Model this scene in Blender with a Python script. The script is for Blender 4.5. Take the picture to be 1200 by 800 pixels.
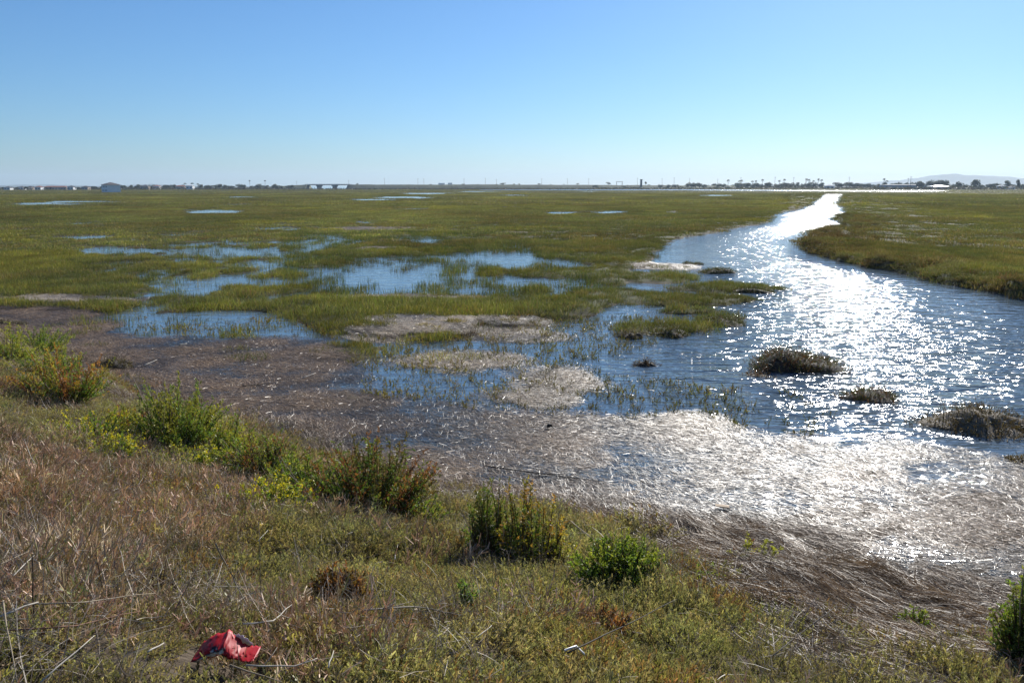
import bpy, math, random
import numpy as np
from mathutils import Vector, Matrix, Euler

R = math.radians
sc = bpy.context.scene
for o in list(bpy.data.objects): bpy.data.objects.remove(o)
COL = sc.collection

# ---------------------------------------------------------------- camera
CAM_H = 4.0
FPX = 942.0                       # focal length in pixels of a 1200 wide frame
PITCH = R(10.96)
cd = bpy.data.cameras.new('camera'); cam = bpy.data.objects.new('camera', cd); COL.objects.link(cam)
cd.sensor_width = 36; cd.lens = 36*FPX/1200; cd.clip_start = 0.05; cd.clip_end = 20000
cam.location = (0, 0, CAM_H)
cam.rotation_euler = (Matrix.Rotation(math.pi/2-PITCH, 3, 'X') @ Matrix.Rotation(R(-0.06), 3, 'Z')).to_euler()
sc.camera = cam
# ---------------------------------------------------------------- sky, sun, exposure
SUN_EL, SUN_AZ = R(30.5), R(27.5)   # azimuth measured from +Y towards +X
w = bpy.data.worlds.new('World'); sc.world = w; w.use_nodes = True
wn = w.node_tree; bg = wn.nodes['Background']; bg.inputs['Strength'].default_value = 0.080
sk = wn.nodes.new('ShaderNodeTexSky'); sk.sky_type = 'NISHITA'; sk.sun_disc = False
sk.sun_elevation = SUN_EL; sk.sun_rotation = SUN_AZ
sk.altitude = 0; sk.air_density = 1.0; sk.dust_density = 0.3; sk.ozone_density = 10
wb = wn.nodes.new('ShaderNodeMix'); wb.data_type = 'RGBA'; wb.blend_type = 'MULTIPLY'; wb.inputs[0].default_value = 1; wb.inputs[7].default_value = (.92, .985, .97, 1)
wn.links.new(sk.outputs[0], wb.inputs[6]); wn.links.new(wb.outputs[2], bg.inputs['Color'])
sd = bpy.data.lights.new('sun', 'SUN'); sun = bpy.data.objects.new('sun', sd); COL.objects.link(sun)
sd.energy = 4.9; sd.angle = R(0.53); sd.color = (1.0, 0.955, 0.89)
sdir = Vector((math.sin(SUN_AZ)*math.cos(SUN_EL), math.cos(SUN_AZ)*math.cos(SUN_EL), math.sin(SUN_EL)))
sun.rotation_euler = sdir.to_track_quat('Z', 'Y').to_euler(); sun.location = (0, 0, 300)
sc.view_settings.view_transform = 'Standard'; sc.view_settings.look = 'None'
sc.view_settings.exposure = 0.52; sc.view_settings.gamma = 1
sc.cycles.max_bounces = 5; sc.cycles.diffuse_bounces = 2; sc.cycles.glossy_bounces = 2
sc.cycles.transmission_bounces = 3; sc.cycles.transparent_max_bounces = 4; sc.cycles.volume_bounces = 0
sc.cycles.use_denoising = True
sc.cycles.sample_clamp_direct = 0; sc.cycles.sample_clamp_indirect = 3
sc.render.film_transparent = False

# ================================================================ helpers
rng = np.random.default_rng(7)
random.seed(7)

def hash2(ix, iy, seed):
    h = (ix.astype(np.int64)*374761393 + iy.astype(np.int64)*668265263 + seed*1442695041) & 0xffffffff
    h = ((h ^ (h >> 13))*1274126177) & 0xffffffff
    h = ((h ^ (h >> 16))*2246822519) & 0xffffffff
    return ((h ^ (h >> 15)) & 0xffffff)/float(0xffffff)
def vnoise(x, y, seed=0):
    x = np.asarray(x, float); y = np.asarray(y, float)
    ix = np.floor(x); iy = np.floor(y); fx = x-ix; fy = y-iy
    fx = fx*fx*(3-2*fx); fy = fy*fy*(3-2*fy)
    a = hash2(ix, iy, seed); b = hash2(ix+1, iy, seed); c = hash2(ix, iy+1, seed); d = hash2(ix+1, iy+1, seed)
    return (a*(1-fx)+b*fx)*(1-fy)+(c*(1-fx)+d*fx)*fy
def fbm(x, y, seed=0, octv=4):                       # about -1 .. 1
    s = 0; a = 1.0; t = 0
    for k in range(octv):
        s = s+a*(vnoise(x*2**k+13.7*k, y*2**k-7.1*k, seed+k)*2-1); t += a; a *= .55
    return s/t*1.4
def sm(a, b, x):
    t = np.clip((x-a)/(b-a), 0, 1); return t*t*(3-2*t)

cp, sp = math.cos(PITCH), math.sin(PITCH)
def to_px(x, y, z=0.0):                              # where a world point stands in the 1200x800 photograph
    dz = z-CAM_H
    fw = np.maximum(y*cp-dz*sp, .05); up = y*sp+dz*cp
    return 600+FPX*x/fw, 400-FPX*up/fw
def ray(px, py):
    u = (px-600)/FPX; v = (400-py)/FPX
    return np.array([u, cp+v*sp, -sp+v*cp])
def flat(px, py, z=0.0):
    d = ray(px, py); t = (z-CAM_H)/d[2]
    return (d[0]*t, d[1]*t)
def seg_dist(x, y, P, closed):
    best = np.full(x.shape, 1e9); inside = np.zeros(x.shape, bool)
    n = len(P)
    for i in range(n if closed else n-1):
        ax, ay = P[i]; bx, by = P[(i+1) % n]
        vx, vy = bx-ax, by-ay; L = vx*vx+vy*vy+1e-12
        t = np.clip(((x-ax)*vx+(y-ay)*vy)/L, 0, 1)
        best = np.minimum(best, (x-ax-t*vx)**2+(y-ay-t*vy)**2)
        if closed and ay != by:
            c = ((ay > y) != (by > y)) & (x < (bx-ax)*(y-ay)/(by-ay)+ax); inside ^= c
    best = np.sqrt(best)
    return np.where(inside, -best, best) if closed else best

# ---------------------------------------------------------------- layout of the place (drawn on the water level)
TOE = [(-260, 160)]+[flat(*p) for p in [(-60, 372), (0, 388), (60, 418), (110, 442), (200, 478), (330, 520), (480, 572), (600, 603),
       (760, 626), (900, 640), (1000, 675), (1080, 700), (1200, 718)]]+[(12, 6.9), (60, 2)]
TOE_POLY = TOE+[(60, -200), (-300, -200)]
CH_L = [(962, 228), (950, 237), (935, 245), (905, 251), (893, 262), (858, 268), (815, 276), (786, 281), (768, 290), (766, 304), (742, 316), (736, 345), (700, 366),
        (640, 380), (560, 397), (500, 408), (432, 424), (395, 446), (440, 472), (560, 492), (700, 504), (850, 524), (1000, 536), (1200, 555), (1500, 600)]
CH_R = [(1800, 430), (1400, 392), (1200, 351), (1110, 333), (1040, 318), (980, 305), (943, 294), (938, 286), (958, 276), (992, 270), (1000, 262), (978, 257), (1001, 250), (987, 240), (994, 228)]
CHANNEL = [flat(*p) for p in CH_L+CH_R]
STRIP = [flat(*p) for p in [(560, 222.4), (800, 222.2), (900, 222.9), (1000, 223.6), (1110, 223.6), (1110, 225.2), (1010, 225.2), (900, 224.4), (800, 223.6), (560, 223.2)]]
WRACK = [flat(*p) for p in [(-300, 335), (0, 352), (70, 359), (118, 368), (120, 392), (200, 400), (300, 396), (380, 398), (440, 412), (420, 432), (440, 455), (520, 466),
         (620, 476), (700, 480), (800, 489), (860, 501), (960, 505), (1040, 513), (1100, 518), (1200, 528), (1500, 560)]]+[(30, 7), (20, 0), (-30, 0)]
# ponds: centre, half axes in the photograph, depth of the water in cm
PONDS = [(380, 283, 36, 7, 7), (372, 292, 26, 4, 3), (140, 294, 46, 4, 2.4), (245, 297, 55, 5, 2.2), (330, 300, 50, 8, 1.2), (250, 248, 40, 2.6, 8), (502, 281, 19, 6, 7), (430, 261, 14, 2, 6),
         (425, 283, 12, 3, 5), (475, 231.5, 42, 1.6, 7), (500, 227, 34, 1.0, 7), (440, 234, 30, 1.2, 7), (90, 236, 34, 1.2, 7), (284, 231, 24, .8, 6), (40, 238, 40, 1, 3), (660, 250, 22, 2, 5), (720, 249, 28, 2, 6), (785, 250, 18, 1.4, 4),
         (220, 380, 105, 15, 7), (370, 398, 60, 10, 3), (520, 318, 130, 22, 4.5), (650, 335, 80, 12, 5), (700, 347, 60, 8, 5), (440, 330, 80, 14, 3), (745, 300, 26, 8, 4), (590, 300, 60, 8, 1), (420, 312, 50, 8, 2),
         (700, 392, 120, 16, 8), (520, 415, 95, 20, 8), (480, 440, 80, 20, 8), (640, 440, 110, 34, 9), (560, 405, 90, 14, 6), (840, 229.5, 26, 1.0, 7), (690, 224.6, 18, .5, 7), (110, 371, 30, 5, 3), (20, 352, 20, 4, 2),
         (1125, 289, 15, 2, 6), (1112, 303, 9, 2.4, 6), (1165, 274, 18, 1.2, 4), (80, 262, 60, 3, -1), (330, 268, 30, 2, 2), (920, 241, 14, 1, 2), (600, 243, 18, 1, 2),
         (290, 310, 40, 5, 1.5), (205, 402, 26, 3, 6), (360, 431, 60, 9, 2), (60, 239, 60, 1.0, 6), (130, 236.5, 26, .9, 7), (330, 263, 26, 1.2, 5), (100, 278, 40, 2, 2), (600, 229, 26, .6, 6), (560, 224.5, 30, .5, 6), (960, 262, 12, 1, 1), (290, 240, 30, .6, 4), (20, 269, 26, 1.4, 3), (480, 245, 30, .8, 3),
         (640, 312, 50, 7, 3), (560, 345, 50, 5, 3), (260, 330, 50, 4, 1.5), (330, 372, 50, 6, 3), (700, 325, 30, 5, 4)]
# matted straw lying in the water: centre, half axes
RAFTS = [(545, 386, 112, 10), (545, 424, 66, 12), (660, 450, 56, 22), (490, 350, 84, 3.6), (780, 313, 34, 3.4), (600, 392, 50, 7), (70, 352, 90, 5), (450, 392, 40, 7), (620, 468, 60, 8), (805, 497, 40, 8), (440, 268, 50, 1.8), (442, 292, 20, 1.2), (620, 273, 40, 1)]
# raised leafy strips between the ponds
RISES = [(430, 366, 110, 16), (600, 362, 110, 12), (690, 362, 70, 10), (650, 320, 90, 6), (720, 322, 60, 8), (765, 330, 80, 8), (800, 348, 80, 8), (440, 296, 60, 5), (690, 295, 60, 9), (760, 290, 30, 5), (380, 310, 40, 5),
         (740, 308, 50, 4), (780, 338, 60, 6), (845, 340, 30, 4), (700, 303, 26, 4)]

ISLES = [(845, 338, 66, 4.5), (790, 352, 70, 7), (845, 374, 30, 3), (795, 385, 44, 6), (745, 386, 22, 7), (765, 326, 44, 7), (716, 346, 44, 7), (812, 366, 40, 3), (850, 352, 30, 3)]

HOLLOWS = [(*flat(812, 700, .55), .55, .26, .13, .22), (*flat(640, 608, .2), .2, .4, .12, .12), (*flat(520, 592, .2), .2, .3, .12, .14), (*flat(905, 742, .8), .8, .35, .10, .10), (*flat(870, 676, .4), .4, .4, .09, .08)]

def ell(u, v, lst, n, soft=.35):
    m = np.zeros(u.shape)
    for e in lst:
        q = np.sqrt(((u-e[0])/e[2])**2+((v-e[1])/e[3])**2)+n
        m = np.maximum(m, sm(1+soft, 1-soft, q))
    return m

def fields(x, y):
    """height of the ground and what lies on it, over arrays of world x, y"""
    d = np.hypot(x, y)
    wob = fbm(x/1.6, y/1.6, 3, 4); wob2 = fbm(x/9, y/9, 11, 3); fine = fbm(x/.45, y/.45, 21, 3)
    amp = np.clip(d/40, .15, 3)
    xx = x+wob*.35*amp+wob2*.5*amp; yy = y+fbm(x/1.6+50, y/1.6, 5, 4)*.5*amp+wob2*.8*amp
    s = -seg_dist(x+wob*.25, y+wob*.25, TOE_POLY, True)            # >0 up the bank
    ch = seg_dist(xx, yy, CHANNEL, True)
    stp = seg_dist(x+wob2*6, y+wob2*6, STRIP, True)
    wr = seg_dist(x+wob*.5+wob2*.6, y+wob*.6+wob2*.8, WRACK, True)
    u, v = to_px(x, y)
    right = ((u > 925) & (v < 480))
    nz = wob*.30+wob2*.15
    # marsh flat
    h = .085+.05*right+wob*.035+wob2*.03+fine*.012
    rise = ell(u, v, RISES, nz, .4)
    h = h+rise*.05
    # flooded belts
    for (cu, cv, ru, rv, dp) in PONDS:
        near = (np.abs(u-cu) < ru*2.1) & (np.abs(v-cv) < rv*2.1)
        q = np.sqrt(((u-cu)/ru)**2+((v-cv)/rv)**2)+nz
        m = sm(1.6, .5, q)*near
        h = h-m*(.098+dp*.012)*(1-rise*.55)
    brk = sm(-.10, .30, fbm(x/1.1+9, y/3.0, 163, 4))*(v < 362)*(d > 24)
    zc = ell(u, v, [(560, 322, 230, 30), (740, 330, 60, 34), (250, 296, 130, 14)], nz, .5)
    h = h-zc*.055
    h = h+brk*.075*(h < .0)*(ell(u, v, [(560, 318, 220, 34)], nz, .3))
    zone = sm(60, 130, u)*sm(830, 740, u)*sm(262, 280, v)*sm(405, 390, v)
    h = h-zone*.115*sm(-.15, .35, fbm(x/1.0+3, y/2.4, 133, 4)-.5*rise)
    raft = ell(u, v, RAFTS, wob*.45+fine*.15, .25)
    # channel, with a cut bank on its right side
    bank = np.where(right, .36, .10)*sm(7*amp, 0, ch)*(1-sm(350, 700, d))
    lumps = np.where(right, .75+.9*fbm(x/2.1, y/2.1, 151, 3), 1)
    h = np.where(ch > 0, h+bank*np.clip(lumps, .1, 2)*sm(-.1, .35, ch), h)
    cut = sm(.12, -.5, ch)
    h = h*(1-cut)+cut*(-.10-.5*sm(0, -4, ch))
    isle = ell(u, v, ISLES, nz+fine*.15, .4)
    h = np.where(isle > .02, np.maximum(h, -.06+.15*isle), h)
    h = np.where((stp < 0), -.3, h)
    h = np.where((u > 364) & (u < 407) & (d > 1010), -.3, h)
    # drifted straw at the foot of the bank
    wm = sm(.25, -.5, wr)
    strk = fbm(x*.55+y*.32, (y*.85-x*.5)*2.6, 171, 4)                # long low swells along the tide line
    wlev = -.012+wob*.012+wob2*.012+strk*.030+fine*.012+.035*sm(-1.6, 0, s)
    wlev = np.where((u < 130), wlev+.025, wlev)
    h = h*(1-wm)+wm*wlev
    h = np.where(raft > 0, np.maximum(h, h*(1-raft)+raft*(.022+.02*fine)), h)
    # the bank on which the camera stands
    sl = np.maximum(s, 0)
    prof = .30*sm(0, .9, sl)+.285*np.clip(sl-.45, 0, 6.9)-.0*sl+.25*sm(3, 8, sl)
    prof = np.where(sl > 11, prof-(sl-11)*.3, prof)
    lump = fbm(x/.9, y/.9, 31, 3)*.055+fbm(x/.28, y/.28, 41, 2)*.02
    h = h*(1-sm(0, .3, sl))+sm(0, .3, sl)*.02+prof+lump*sm(.0, .8, sl)
    ridge = fbm((x*.85+y*.5)/1.3, (y*.85-x*.5)/.24, 47, 3)
    for (px_, py_, z_, a_, b_, dp_) in HOLLOWS:
        h = h-dp_*np.exp(-((x-px_)/a_)**2-((y-py_)/b_)**2)
    h = h+.085*ridge*sm(0, .5, s)*sm(4.6, 2.6, s)*sm(560, 700, u)
    far = sm(500, 900, d)
    h = h*(1-far)+far*np.where((stp < 0) | ((u > 364) & (u < 407) & (d > 1010)), -.3, .2)
    return dict(h=h, s=s, ch=ch, wr=wr, wm=wm, raft=raft, rise=rise, u=u, v=v, d=d, strk=strk, wob=wob, wob2=wob2, fine=fine, right=right, stp=stp)

def H(x, y):
    return float(fields(np.array([float(x)]), np.array([float(y)]))['h'][0])
def at(px, py, lift=0.0):
    """the point of the ground seen at a pixel of the photograph"""
    dv = ray(px, py); ts = np.concatenate([np.linspace(2.5, 30, 600), np.geomspace(30.1, 1500, 500)])/np.linalg.norm(dv)
    X, Y, Z = dv[0]*ts, dv[1]*ts, CAM_H+dv[2]*ts
    h = fields(X, Y)['h']; h = np.maximum(h, 0)
    k = int(np.argmax(Z <= h+lift)) if (Z <= h+lift).any() else len(ts)-1
    return Vector((X[k], Y[k], h[k]))

# ---------------------------------------------------------------- mesh building
def mesh_np(name, V, F, mat=None, col=None, smooth=False):
    V = np.asarray(V, np.float32); F = np.asarray(F, np.int32)
    me = bpy.data.meshes.new(name); n, k = F.shape
    me.vertices.add(len(V)); me.vertices.foreach_set('co', V.ravel())
    me.loops.add(n*k); me.loops.foreach_set('vertex_index', F.ravel())
    me.polygons.add(n); me.polygons.foreach_set('loop_start', np.arange(0, n*k, k, dtype=np.int32))
    me.polygons.foreach_set('loop_total', np.full(n, k, np.int32))
    me.update(calc_edges=True)
    if col is not None:
        a = me.attributes.new('tone', 'FLOAT_COLOR', 'POINT')
        c = np.ones((len(V), 4), np.float32); c[:, :3] = col; a.data.foreach_set('color', c.ravel())
    if smooth: me.polygons.foreach_set('use_smooth', np.ones(n, bool))
    if mat: me.materials.append(mat)
    return me
def ob(name, me, parent=None, loc=None, label=None, cat=None, group=None, kind=None):
    o = bpy.data.objects.new(name, me); COL.objects.link(o)
    if parent: o.parent = parent
    if loc is not None: o.location = loc
    tag(o, label, cat, group, kind)
    return o
def tag(o, label=None, cat=None, group=None, kind=None):
    for k, v in (('label', label), ('category', cat), ('group', group), ('kind', kind)):
        if v: o[k] = v
def copy_tree(o, parent=None):
    c = o.copy(); COL.objects.link(c)
    if parent: c.parent = parent
    for ch in list(o.children): copy_tree(ch, c)
    return c

class Geo:
    """collects polygons (tris and quads) of one mesh"""
    def __init__(s): s.V = []; s.F = []; s.M = []; s.C = []
    def add(s, vs, fs, m=0, c=None):
        b = len(s.V); s.V += [tuple(v) for v in vs]; s.F += [tuple(i+b for i in f) for f in fs]; s.M += [m]*len(fs)
        s.C += [c or (1, 1, 1)]*len(vs)
    def box(s, x0, x1, y0, y1, z0, z1, m=0, c=None):
        s.add([(x0, y0, z0), (x1, y0, z0), (x1, y1, z0), (x0, y1, z0), (x0, y0, z1), (x1, y0, z1), (x1, y1, z1), (x0, y1, z1)],
              [(0, 3, 2, 1), (4, 5, 6, 7), (0, 1, 5, 4), (1, 2, 6, 5), (2, 3, 7, 6), (3, 0, 4, 7)], m, c)
    def tube(s, pts, rad, n=6, m=0, c=None):
        pts = [Vector(p) for p in pts]; vs = []; fs = []
        for i, p in enumerate(pts):
            t = (pts[min(i+1, len(pts)-1)]-pts[max(i-1, 0)]).normalized()
            a = t.orthogonal().normalized(); b = t.cross(a)
            r = rad[i] if hasattr(rad, '__len__') else rad
            for k in range(n):
                q = 2*math.pi*k/n; vs.append(p+a*math.cos(q)*r+b*math.sin(q)*r)
        for i in range(len(pts)-1):
            for k in range(n): fs.append((i*n+k, i*n+(k+1) % n, (i+1)*n+(k+1) % n, (i+1)*n+k))
        fs.append(tuple(range(n))[::-1]); fs.append(tuple((len(pts)-1)*n+k for k in range(n)))
        s.add(vs, fs, m, c)
    def mesh(s, name, mats, smooth=False):
        me = bpy.data.meshes.new(name); me.from_pydata(s.V, [], s.F)
        for m in (mats if isinstance(mats, (list, tuple)) else [mats]): me.materials.append(m)
        me.polygons.foreach_set('material_index', s.M)
        a = me.attributes.new('tone', 'FLOAT_COLOR', 'POINT')
        c = np.ones((len(s.V), 4), np.float32); c[:, :3] = s.C; a.data.foreach_set('color', c.ravel())
        if smooth: me.polygons.foreach_set('use_smooth', [True]*len(s.F))
        me.update(); return me

def unit(a): return a/np.maximum(np.linalg.norm(a, axis=-1, keepdims=True), 1e-9)
def ribbons(P, D, L, W, C, C2=None, bend=.2, segs=2, droop=None, taper=.15, g=None, lie=None):
    """many narrow curved blades: P base, D direction, L length, W width, C colour at the base, C2 at the tip"""
    g = g or rng; n = len(P); D = unit(D)
    rv = g.normal(size=(n, 3)); side = unit(np.cross(D, rv)) if lie is None else unit(np.cross(D, np.array([0, 0, 1.])+g.normal(size=(n, 3))*lie)); bd = unit(np.cross(D, side))
    if C2 is None: C2 = C
    V = np.zeros((n, (segs+1)*2, 3)); CC = np.zeros((n, (segs+1)*2, 3))
    for k in range(segs+1):
        t = k/segs
        c = P+D*(L*t)[:, None]+bd*(L*bend*t*t)[:, None]
        if droop is not None: c[:, 2] -= droop*L*t*t
        wdt = (W*(1-(1-taper)*t**1.5))[:, None]*.5
        V[:, 2*k] = c-side*wdt; V[:, 2*k+1] = c+side*wdt
        cc = C*(1-t)+C2*t; CC[:, 2*k] = cc; CC[:, 2*k+1] = cc
    m = (segs+1)*2
    F = np.array([(2*k, 2*k+1, 2*k+3, 2*k+2) for k in range(segs)])
    F = (F[None]+(np.arange(n)*m)[:, None, None]).reshape(-1, 4)
    return V.reshape(-1, 3), F, CC.reshape(-1, 3)
def join_np(parts):
    V = []; F = []; C = []; b = 0
    for v, f, c in parts: V.append(v); F.append(f+b); C.append(c); b += len(v)
    return np.concatenate(V), np.concatenate(F), np.concatenate(C)

# ================================================================ materials
def mat(name):
    m = bpy.data.materials.new(name); m.use_nodes = True; nt = m.node_tree; nt.nodes.clear()
    out = nt.nodes.new('ShaderNodeOutputMaterial'); return m, nt, out
def N(nt, t, **kw):
    n = nt.nodes.new('ShaderNode'+t)
    for k, v in kw.items():
        if hasattr(n, k) and not isinstance(v, tuple): setattr(n, k, v)
    return n
def noise_node(nt, scale, detail=4, rough=.6, vec=None, dist=0):
    n = nt.nodes.new('ShaderNodeTexNoise'); n.inputs['Scale'].default_value = scale; n.inputs['Detail'].default_value = detail
    n.inputs['Roughness'].default_value = rough; n.inputs['Distortion'].default_value = dist
    if vec: nt.links.new(vec, n.inputs['Vector'])
    return n
def ramp(nt, src, stops):
    r = nt.nodes.new('ShaderNodeValToRGB'); nt.links.new(src, r.inputs[0]); e = r.color_ramp.elements
    while len(e) > 1: e.remove(e[-1])
    e[0].position = stops[0][0]; e[0].color = (*stops[0][1], 1)
    for p, c in stops[1:]: q = e.new(p); q.color = (*c, 1)
    return r
def mix(nt, fac, a, b, mode='MIX'):
    m = nt.nodes.new('ShaderNodeMix'); m.data_type = 'RGBA'; m.blend_type = mode
    for s, v in ((m.inputs[0], fac), (m.inputs[6], a), (m.inputs[7], b)):
        if hasattr(v, 'links') or hasattr(v, 'is_linked'): nt.links.new(v, s)
        elif isinstance(v, tuple): s.default_value = (*v, 1)
        else: s.default_value = v
    return m.outputs[2]

def plain(name, c, rough=.8, var=.25, scale=2.0, metal=0, spec=.3, bump=0):
    m, nt, out = mat(name); b = N(nt, 'BsdfPrincipled'); nt.links.new(b.outputs[0], out.inputs[0])
    tc = N(nt, 'TexCoord'); n = noise_node(nt, scale, 5, .6, tc.outputs['Object'])
    r = ramp(nt, n.outputs[0], [(.3, tuple(x*(1-var) for x in c)), (.7, tuple(min(1, x*(1+var)) for x in c))])
    at_ = N(nt, 'Attribute'); at_.attribute_name = 'tone'
    nt.links.new(r.outputs[0], b.inputs['Base Color'])
    b.inputs['Roughness'].default_value = rough; b.inputs['Metallic'].default_value = metal; b.inputs['Specular IOR Level'].default_value = spec
    if bump:
        bp = N(nt, 'Bump'); bp.inputs['Strength'].default_value = bump; nt.links.new(n.outputs[0], bp.inputs['Height']); nt.links.new(bp.outputs[0], b.inputs['Normal'])
    return m

def leafy(name, trans=.35, rough=.5, spec=.3, gain=1.0, tinted=True, ttint=(1.15, 1.15, .6)):
    """thin leaf / stem: its own colour from the mesh, times a tint per plant"""
    m, nt, out = mat(name)
    a = N(nt, 'Attribute'); a.attribute_name = 'tone'
    c = a.outputs['Color']
    if tinted:
        t = N(nt, 'Attribute'); t.attribute_type = 'INSTANCER'; t.attribute_name = 'tint'
        c = mix(nt, 1.0, c, t.outputs['Color'], 'MULTIPLY')
    if gain != 1: c = mix(nt, 1.0, c, (gain, gain, gain), 'MULTIPLY')
    b = N(nt, 'BsdfPrincipled'); nt.links.new(c, b.inputs['Base Color'])
    b.inputs['Roughness'].default_value = rough; b.inputs['Specular IOR Level'].default_value = spec
    if trans > 0:
        tr = N(nt, 'BsdfTranslucent'); nt.links.new(mix(nt, 1.0, c, ttint, 'MULTIPLY'), tr.inputs[0])
        ms = N(nt, 'MixShader'); ms.inputs[0].default_value = trans
        nt.links.new(b.outputs[0], ms.inputs[1]); nt.links.new(tr.outputs[0], ms.inputs[2]); nt.links.new(ms.outputs[0], out.inputs[0])
    else: nt.links.new(b.outputs[0], out.inputs[0])
    return m

M_LEAF = leafy('marsh_leaf', .45, .6, .14)
M_STRAW = leafy('wet_straw', .08, .40, .5, ttint=(1, .9, .7))
M_DRY = leafy('dry_straw', .15, .5, .35, ttint=(1, .9, .7))
M_BUSH = leafy('bush_leaf', .45, .45, .35, tinted=False)
M_TWIG = leafy('twig', 0, .7, .25, tinted=False)

def ground_mat():
    m, nt, out = mat('marsh_ground'); L = nt.links
    b = N(nt, 'BsdfPrincipled'); L.new(b.outputs[0], out.inputs[0])
    z = N(nt, 'Attribute'); z.attribute_name = 'zone'; sep = N(nt, 'SeparateColor'); L.new(z.outputs['Color'], sep.inputs[0])
    g = N(nt, 'NewGeometry')
    n1 = noise_node(nt, 9, 8, .7, g.outputs['Position']); n2 = noise_node(nt, .12, 6, .6, g.outputs['Position']); n3 = noise_node(nt, 1.3, 6, .65, g.outputs['Position'])
    n4 = noise_node(nt, .02, 5, .6, g.outputs['Position'])
    mp = N(nt, 'Mapping'); mp.inputs['Scale'].default_value = (5, 26, 5); mp.inputs['Rotation'].default_value = (0, 0, .35); L.new(g.outputs['Position'], mp.inputs[0])
    ns = noise_node(nt, 2.2, 6, .75, mp.outputs[0], .6)
    mud = ramp(nt, n1.outputs[0], [(.3, (.028, .022, .016)), (.55, (.06, .047, .032)), (.75, (.11, .09, .06))])
    straw = ramp(nt, ns.outputs[0], [(.32, (.03, .023, .018)), (.48, (.09, .068, .048)), (.62, (.19, .15, .11)), (.75, (.30, .25, .19))])
    gr1 = ramp(nt, n3.outputs[0], [(.3, (.03, .033, .012)), (.5, (.055, .06, .02)), (.7, (.085, .085, .03))])
    gr2 = ramp(nt, n3.outputs[0], [(.3, (.04, .032, .018)), (.7, (.09, .07, .038))])
    fac2 = ramp(nt, n2.outputs[0], [(.48, (0, 0, 0)), (.68, (1, 1, 1))])
    gr = mix(nt, fac2.outputs[0], gr1.outputs[0], gr2.outputs[0])
    gr3 = ramp(nt, n4.outputs[0], [(.35, (.75, .8, .8)), (.5, (1, 1, 1)), (.65, (1.3, 1.2, .9))])
    gr = mix(nt, 1.0, gr, gr3.outputs[0], 'MULTIPLY')
    c = mix(nt, sep.outputs[1], mud.outputs[0], gr); c = mix(nt, sep.outputs[0], c, straw.outputs[0])
    L.new(c, b.inputs['Base Color']); b.inputs['Roughness'].default_value = .85; b.inputs['Specular IOR Level'].default_value = .10
    bp = N(nt, 'Bump'); bp.inputs['Strength'].default_value = .7; bp.inputs['Distance'].default_value = .03; L.new(n1.outputs[0], bp.inputs['Height']); L.new(bp.outputs[0], b.inputs['Normal'])
    return m

def water_mat():
    m, nt, out = mat('marsh_water'); L = nt.links
    b = N(nt, 'BsdfPrincipled'); L.new(b.outputs[0], out.inputs[0])
    b.inputs['Base Color'].default_value = (.065, .10, .135, 1); b.inputs['Roughness'].default_value = .035; b.inputs['IOR'].default_value = 1.40
    g = N(nt, 'NewGeometry'); z = N(nt, 'Attribute'); z.attribute_name = 'wind'
    def wv(scale, rot, sx, sy, det, ro=.6, dist=.3):
        mp = N(nt, 'Mapping'); mp.inputs['Scale'].default_value = (sx, sy, 1); mp.inputs['Rotation'].default_value = (0, 0, rot); L.new(g.outputs['Position'], mp.inputs[0])
        return noise_node(nt, scale, det, ro, mp.outputs[0], dist)
    a = wv(3.5, -.12, .7, 2.0, 1.5); c = wv(8.8, .1, .8, 1.9, 1); e = wv(1.05, -.2, .7, 2.0, 1)
    def add(x, k, y):
        q = N(nt, 'Math'); q.operation = 'MULTIPLY_ADD'; L.new(x, q.inputs[0]); q.inputs[1].default_value = k; L.new(y, q.inputs[2]); return q.outputs[0]
    hgt = add(e.outputs[0], 2.6, add(c.outputs[0], .14, a.outputs[0]))
    bp = N(nt, 'Bump'); bp.inputs['Distance'].default_value = .080; L.new(hgt, bp.inputs['Height']); L.new(z.outputs['Fac'], bp.inputs['Strength'])
    ro = N(nt, 'Attribute'); ro.attribute_name = 'chop'; L.new(ro.outputs['Fac'], b.inputs['Roughness'])
    L.new(bp.outputs[0], b.inputs['Normal'])
    return m

# ================================================================ ground and water sheets
az_f = np.arange(-46, 46.01, .22); az_b = np.concatenate([np.arange(-180, -46, 2.0), az_f, np.arange(46+2, 180, 2.0)])
az = np.radians(np.unique(np.round(az_b, 4)))
rr = np.concatenate([[.4, .9, 1.4, 1.9, 2.4], np.geomspace(2.8, 900, 520), np.geomspace(940, 7000, 30)])
A, RR = np.meshgrid(az, rr); gx = (np.sin(A)*RR).ravel(); gy = (np.cos(A)*RR).ravel()
fl = fields(gx, gy)
na, nr = len(az), len(rr)
i, j = np.meshgrid(np.arange(nr-1), np.arange(na), indexing='ij')
jn = (j+1) % na
GF = np.stack([i*na+j, i*na+jn, (i+1)*na+jn, (i+1)*na+j], -1).reshape(-1, 4)
me = mesh_np('ground', np.stack([gx, gy, fl['h']], -1), GF, ground_mat(), smooth=True)
zn = np.ones((len(gx), 4), np.float32)
onbank = sm(.1, .5, fl['s'])
zn[:, 0] = np.clip(np.maximum(np.maximum(fl['wm']*(1-onbank), fl['raft']), sm(-.2, .2, fl['s'])*sm(2.6+1.5*sm(700, 900, fl['u']), 1.4+1.5*sm(700, 900, fl['u']), fl['s'])), 0, 1)
zn[:, 0] = np.maximum(zn[:, 0], .6*onbank)
zn[:, 1] = np.clip(sm(.02, .07, fl['h'])*sm(0, -.3, fl['s']), 0, 1)*(1-zn[:, 0])
zn[:, 2] = onbank
a_ = me.attributes.new('zone', 'FLOAT_COLOR', 'POINT'); a_.data.foreach_set('color', zn.ravel())
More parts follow.
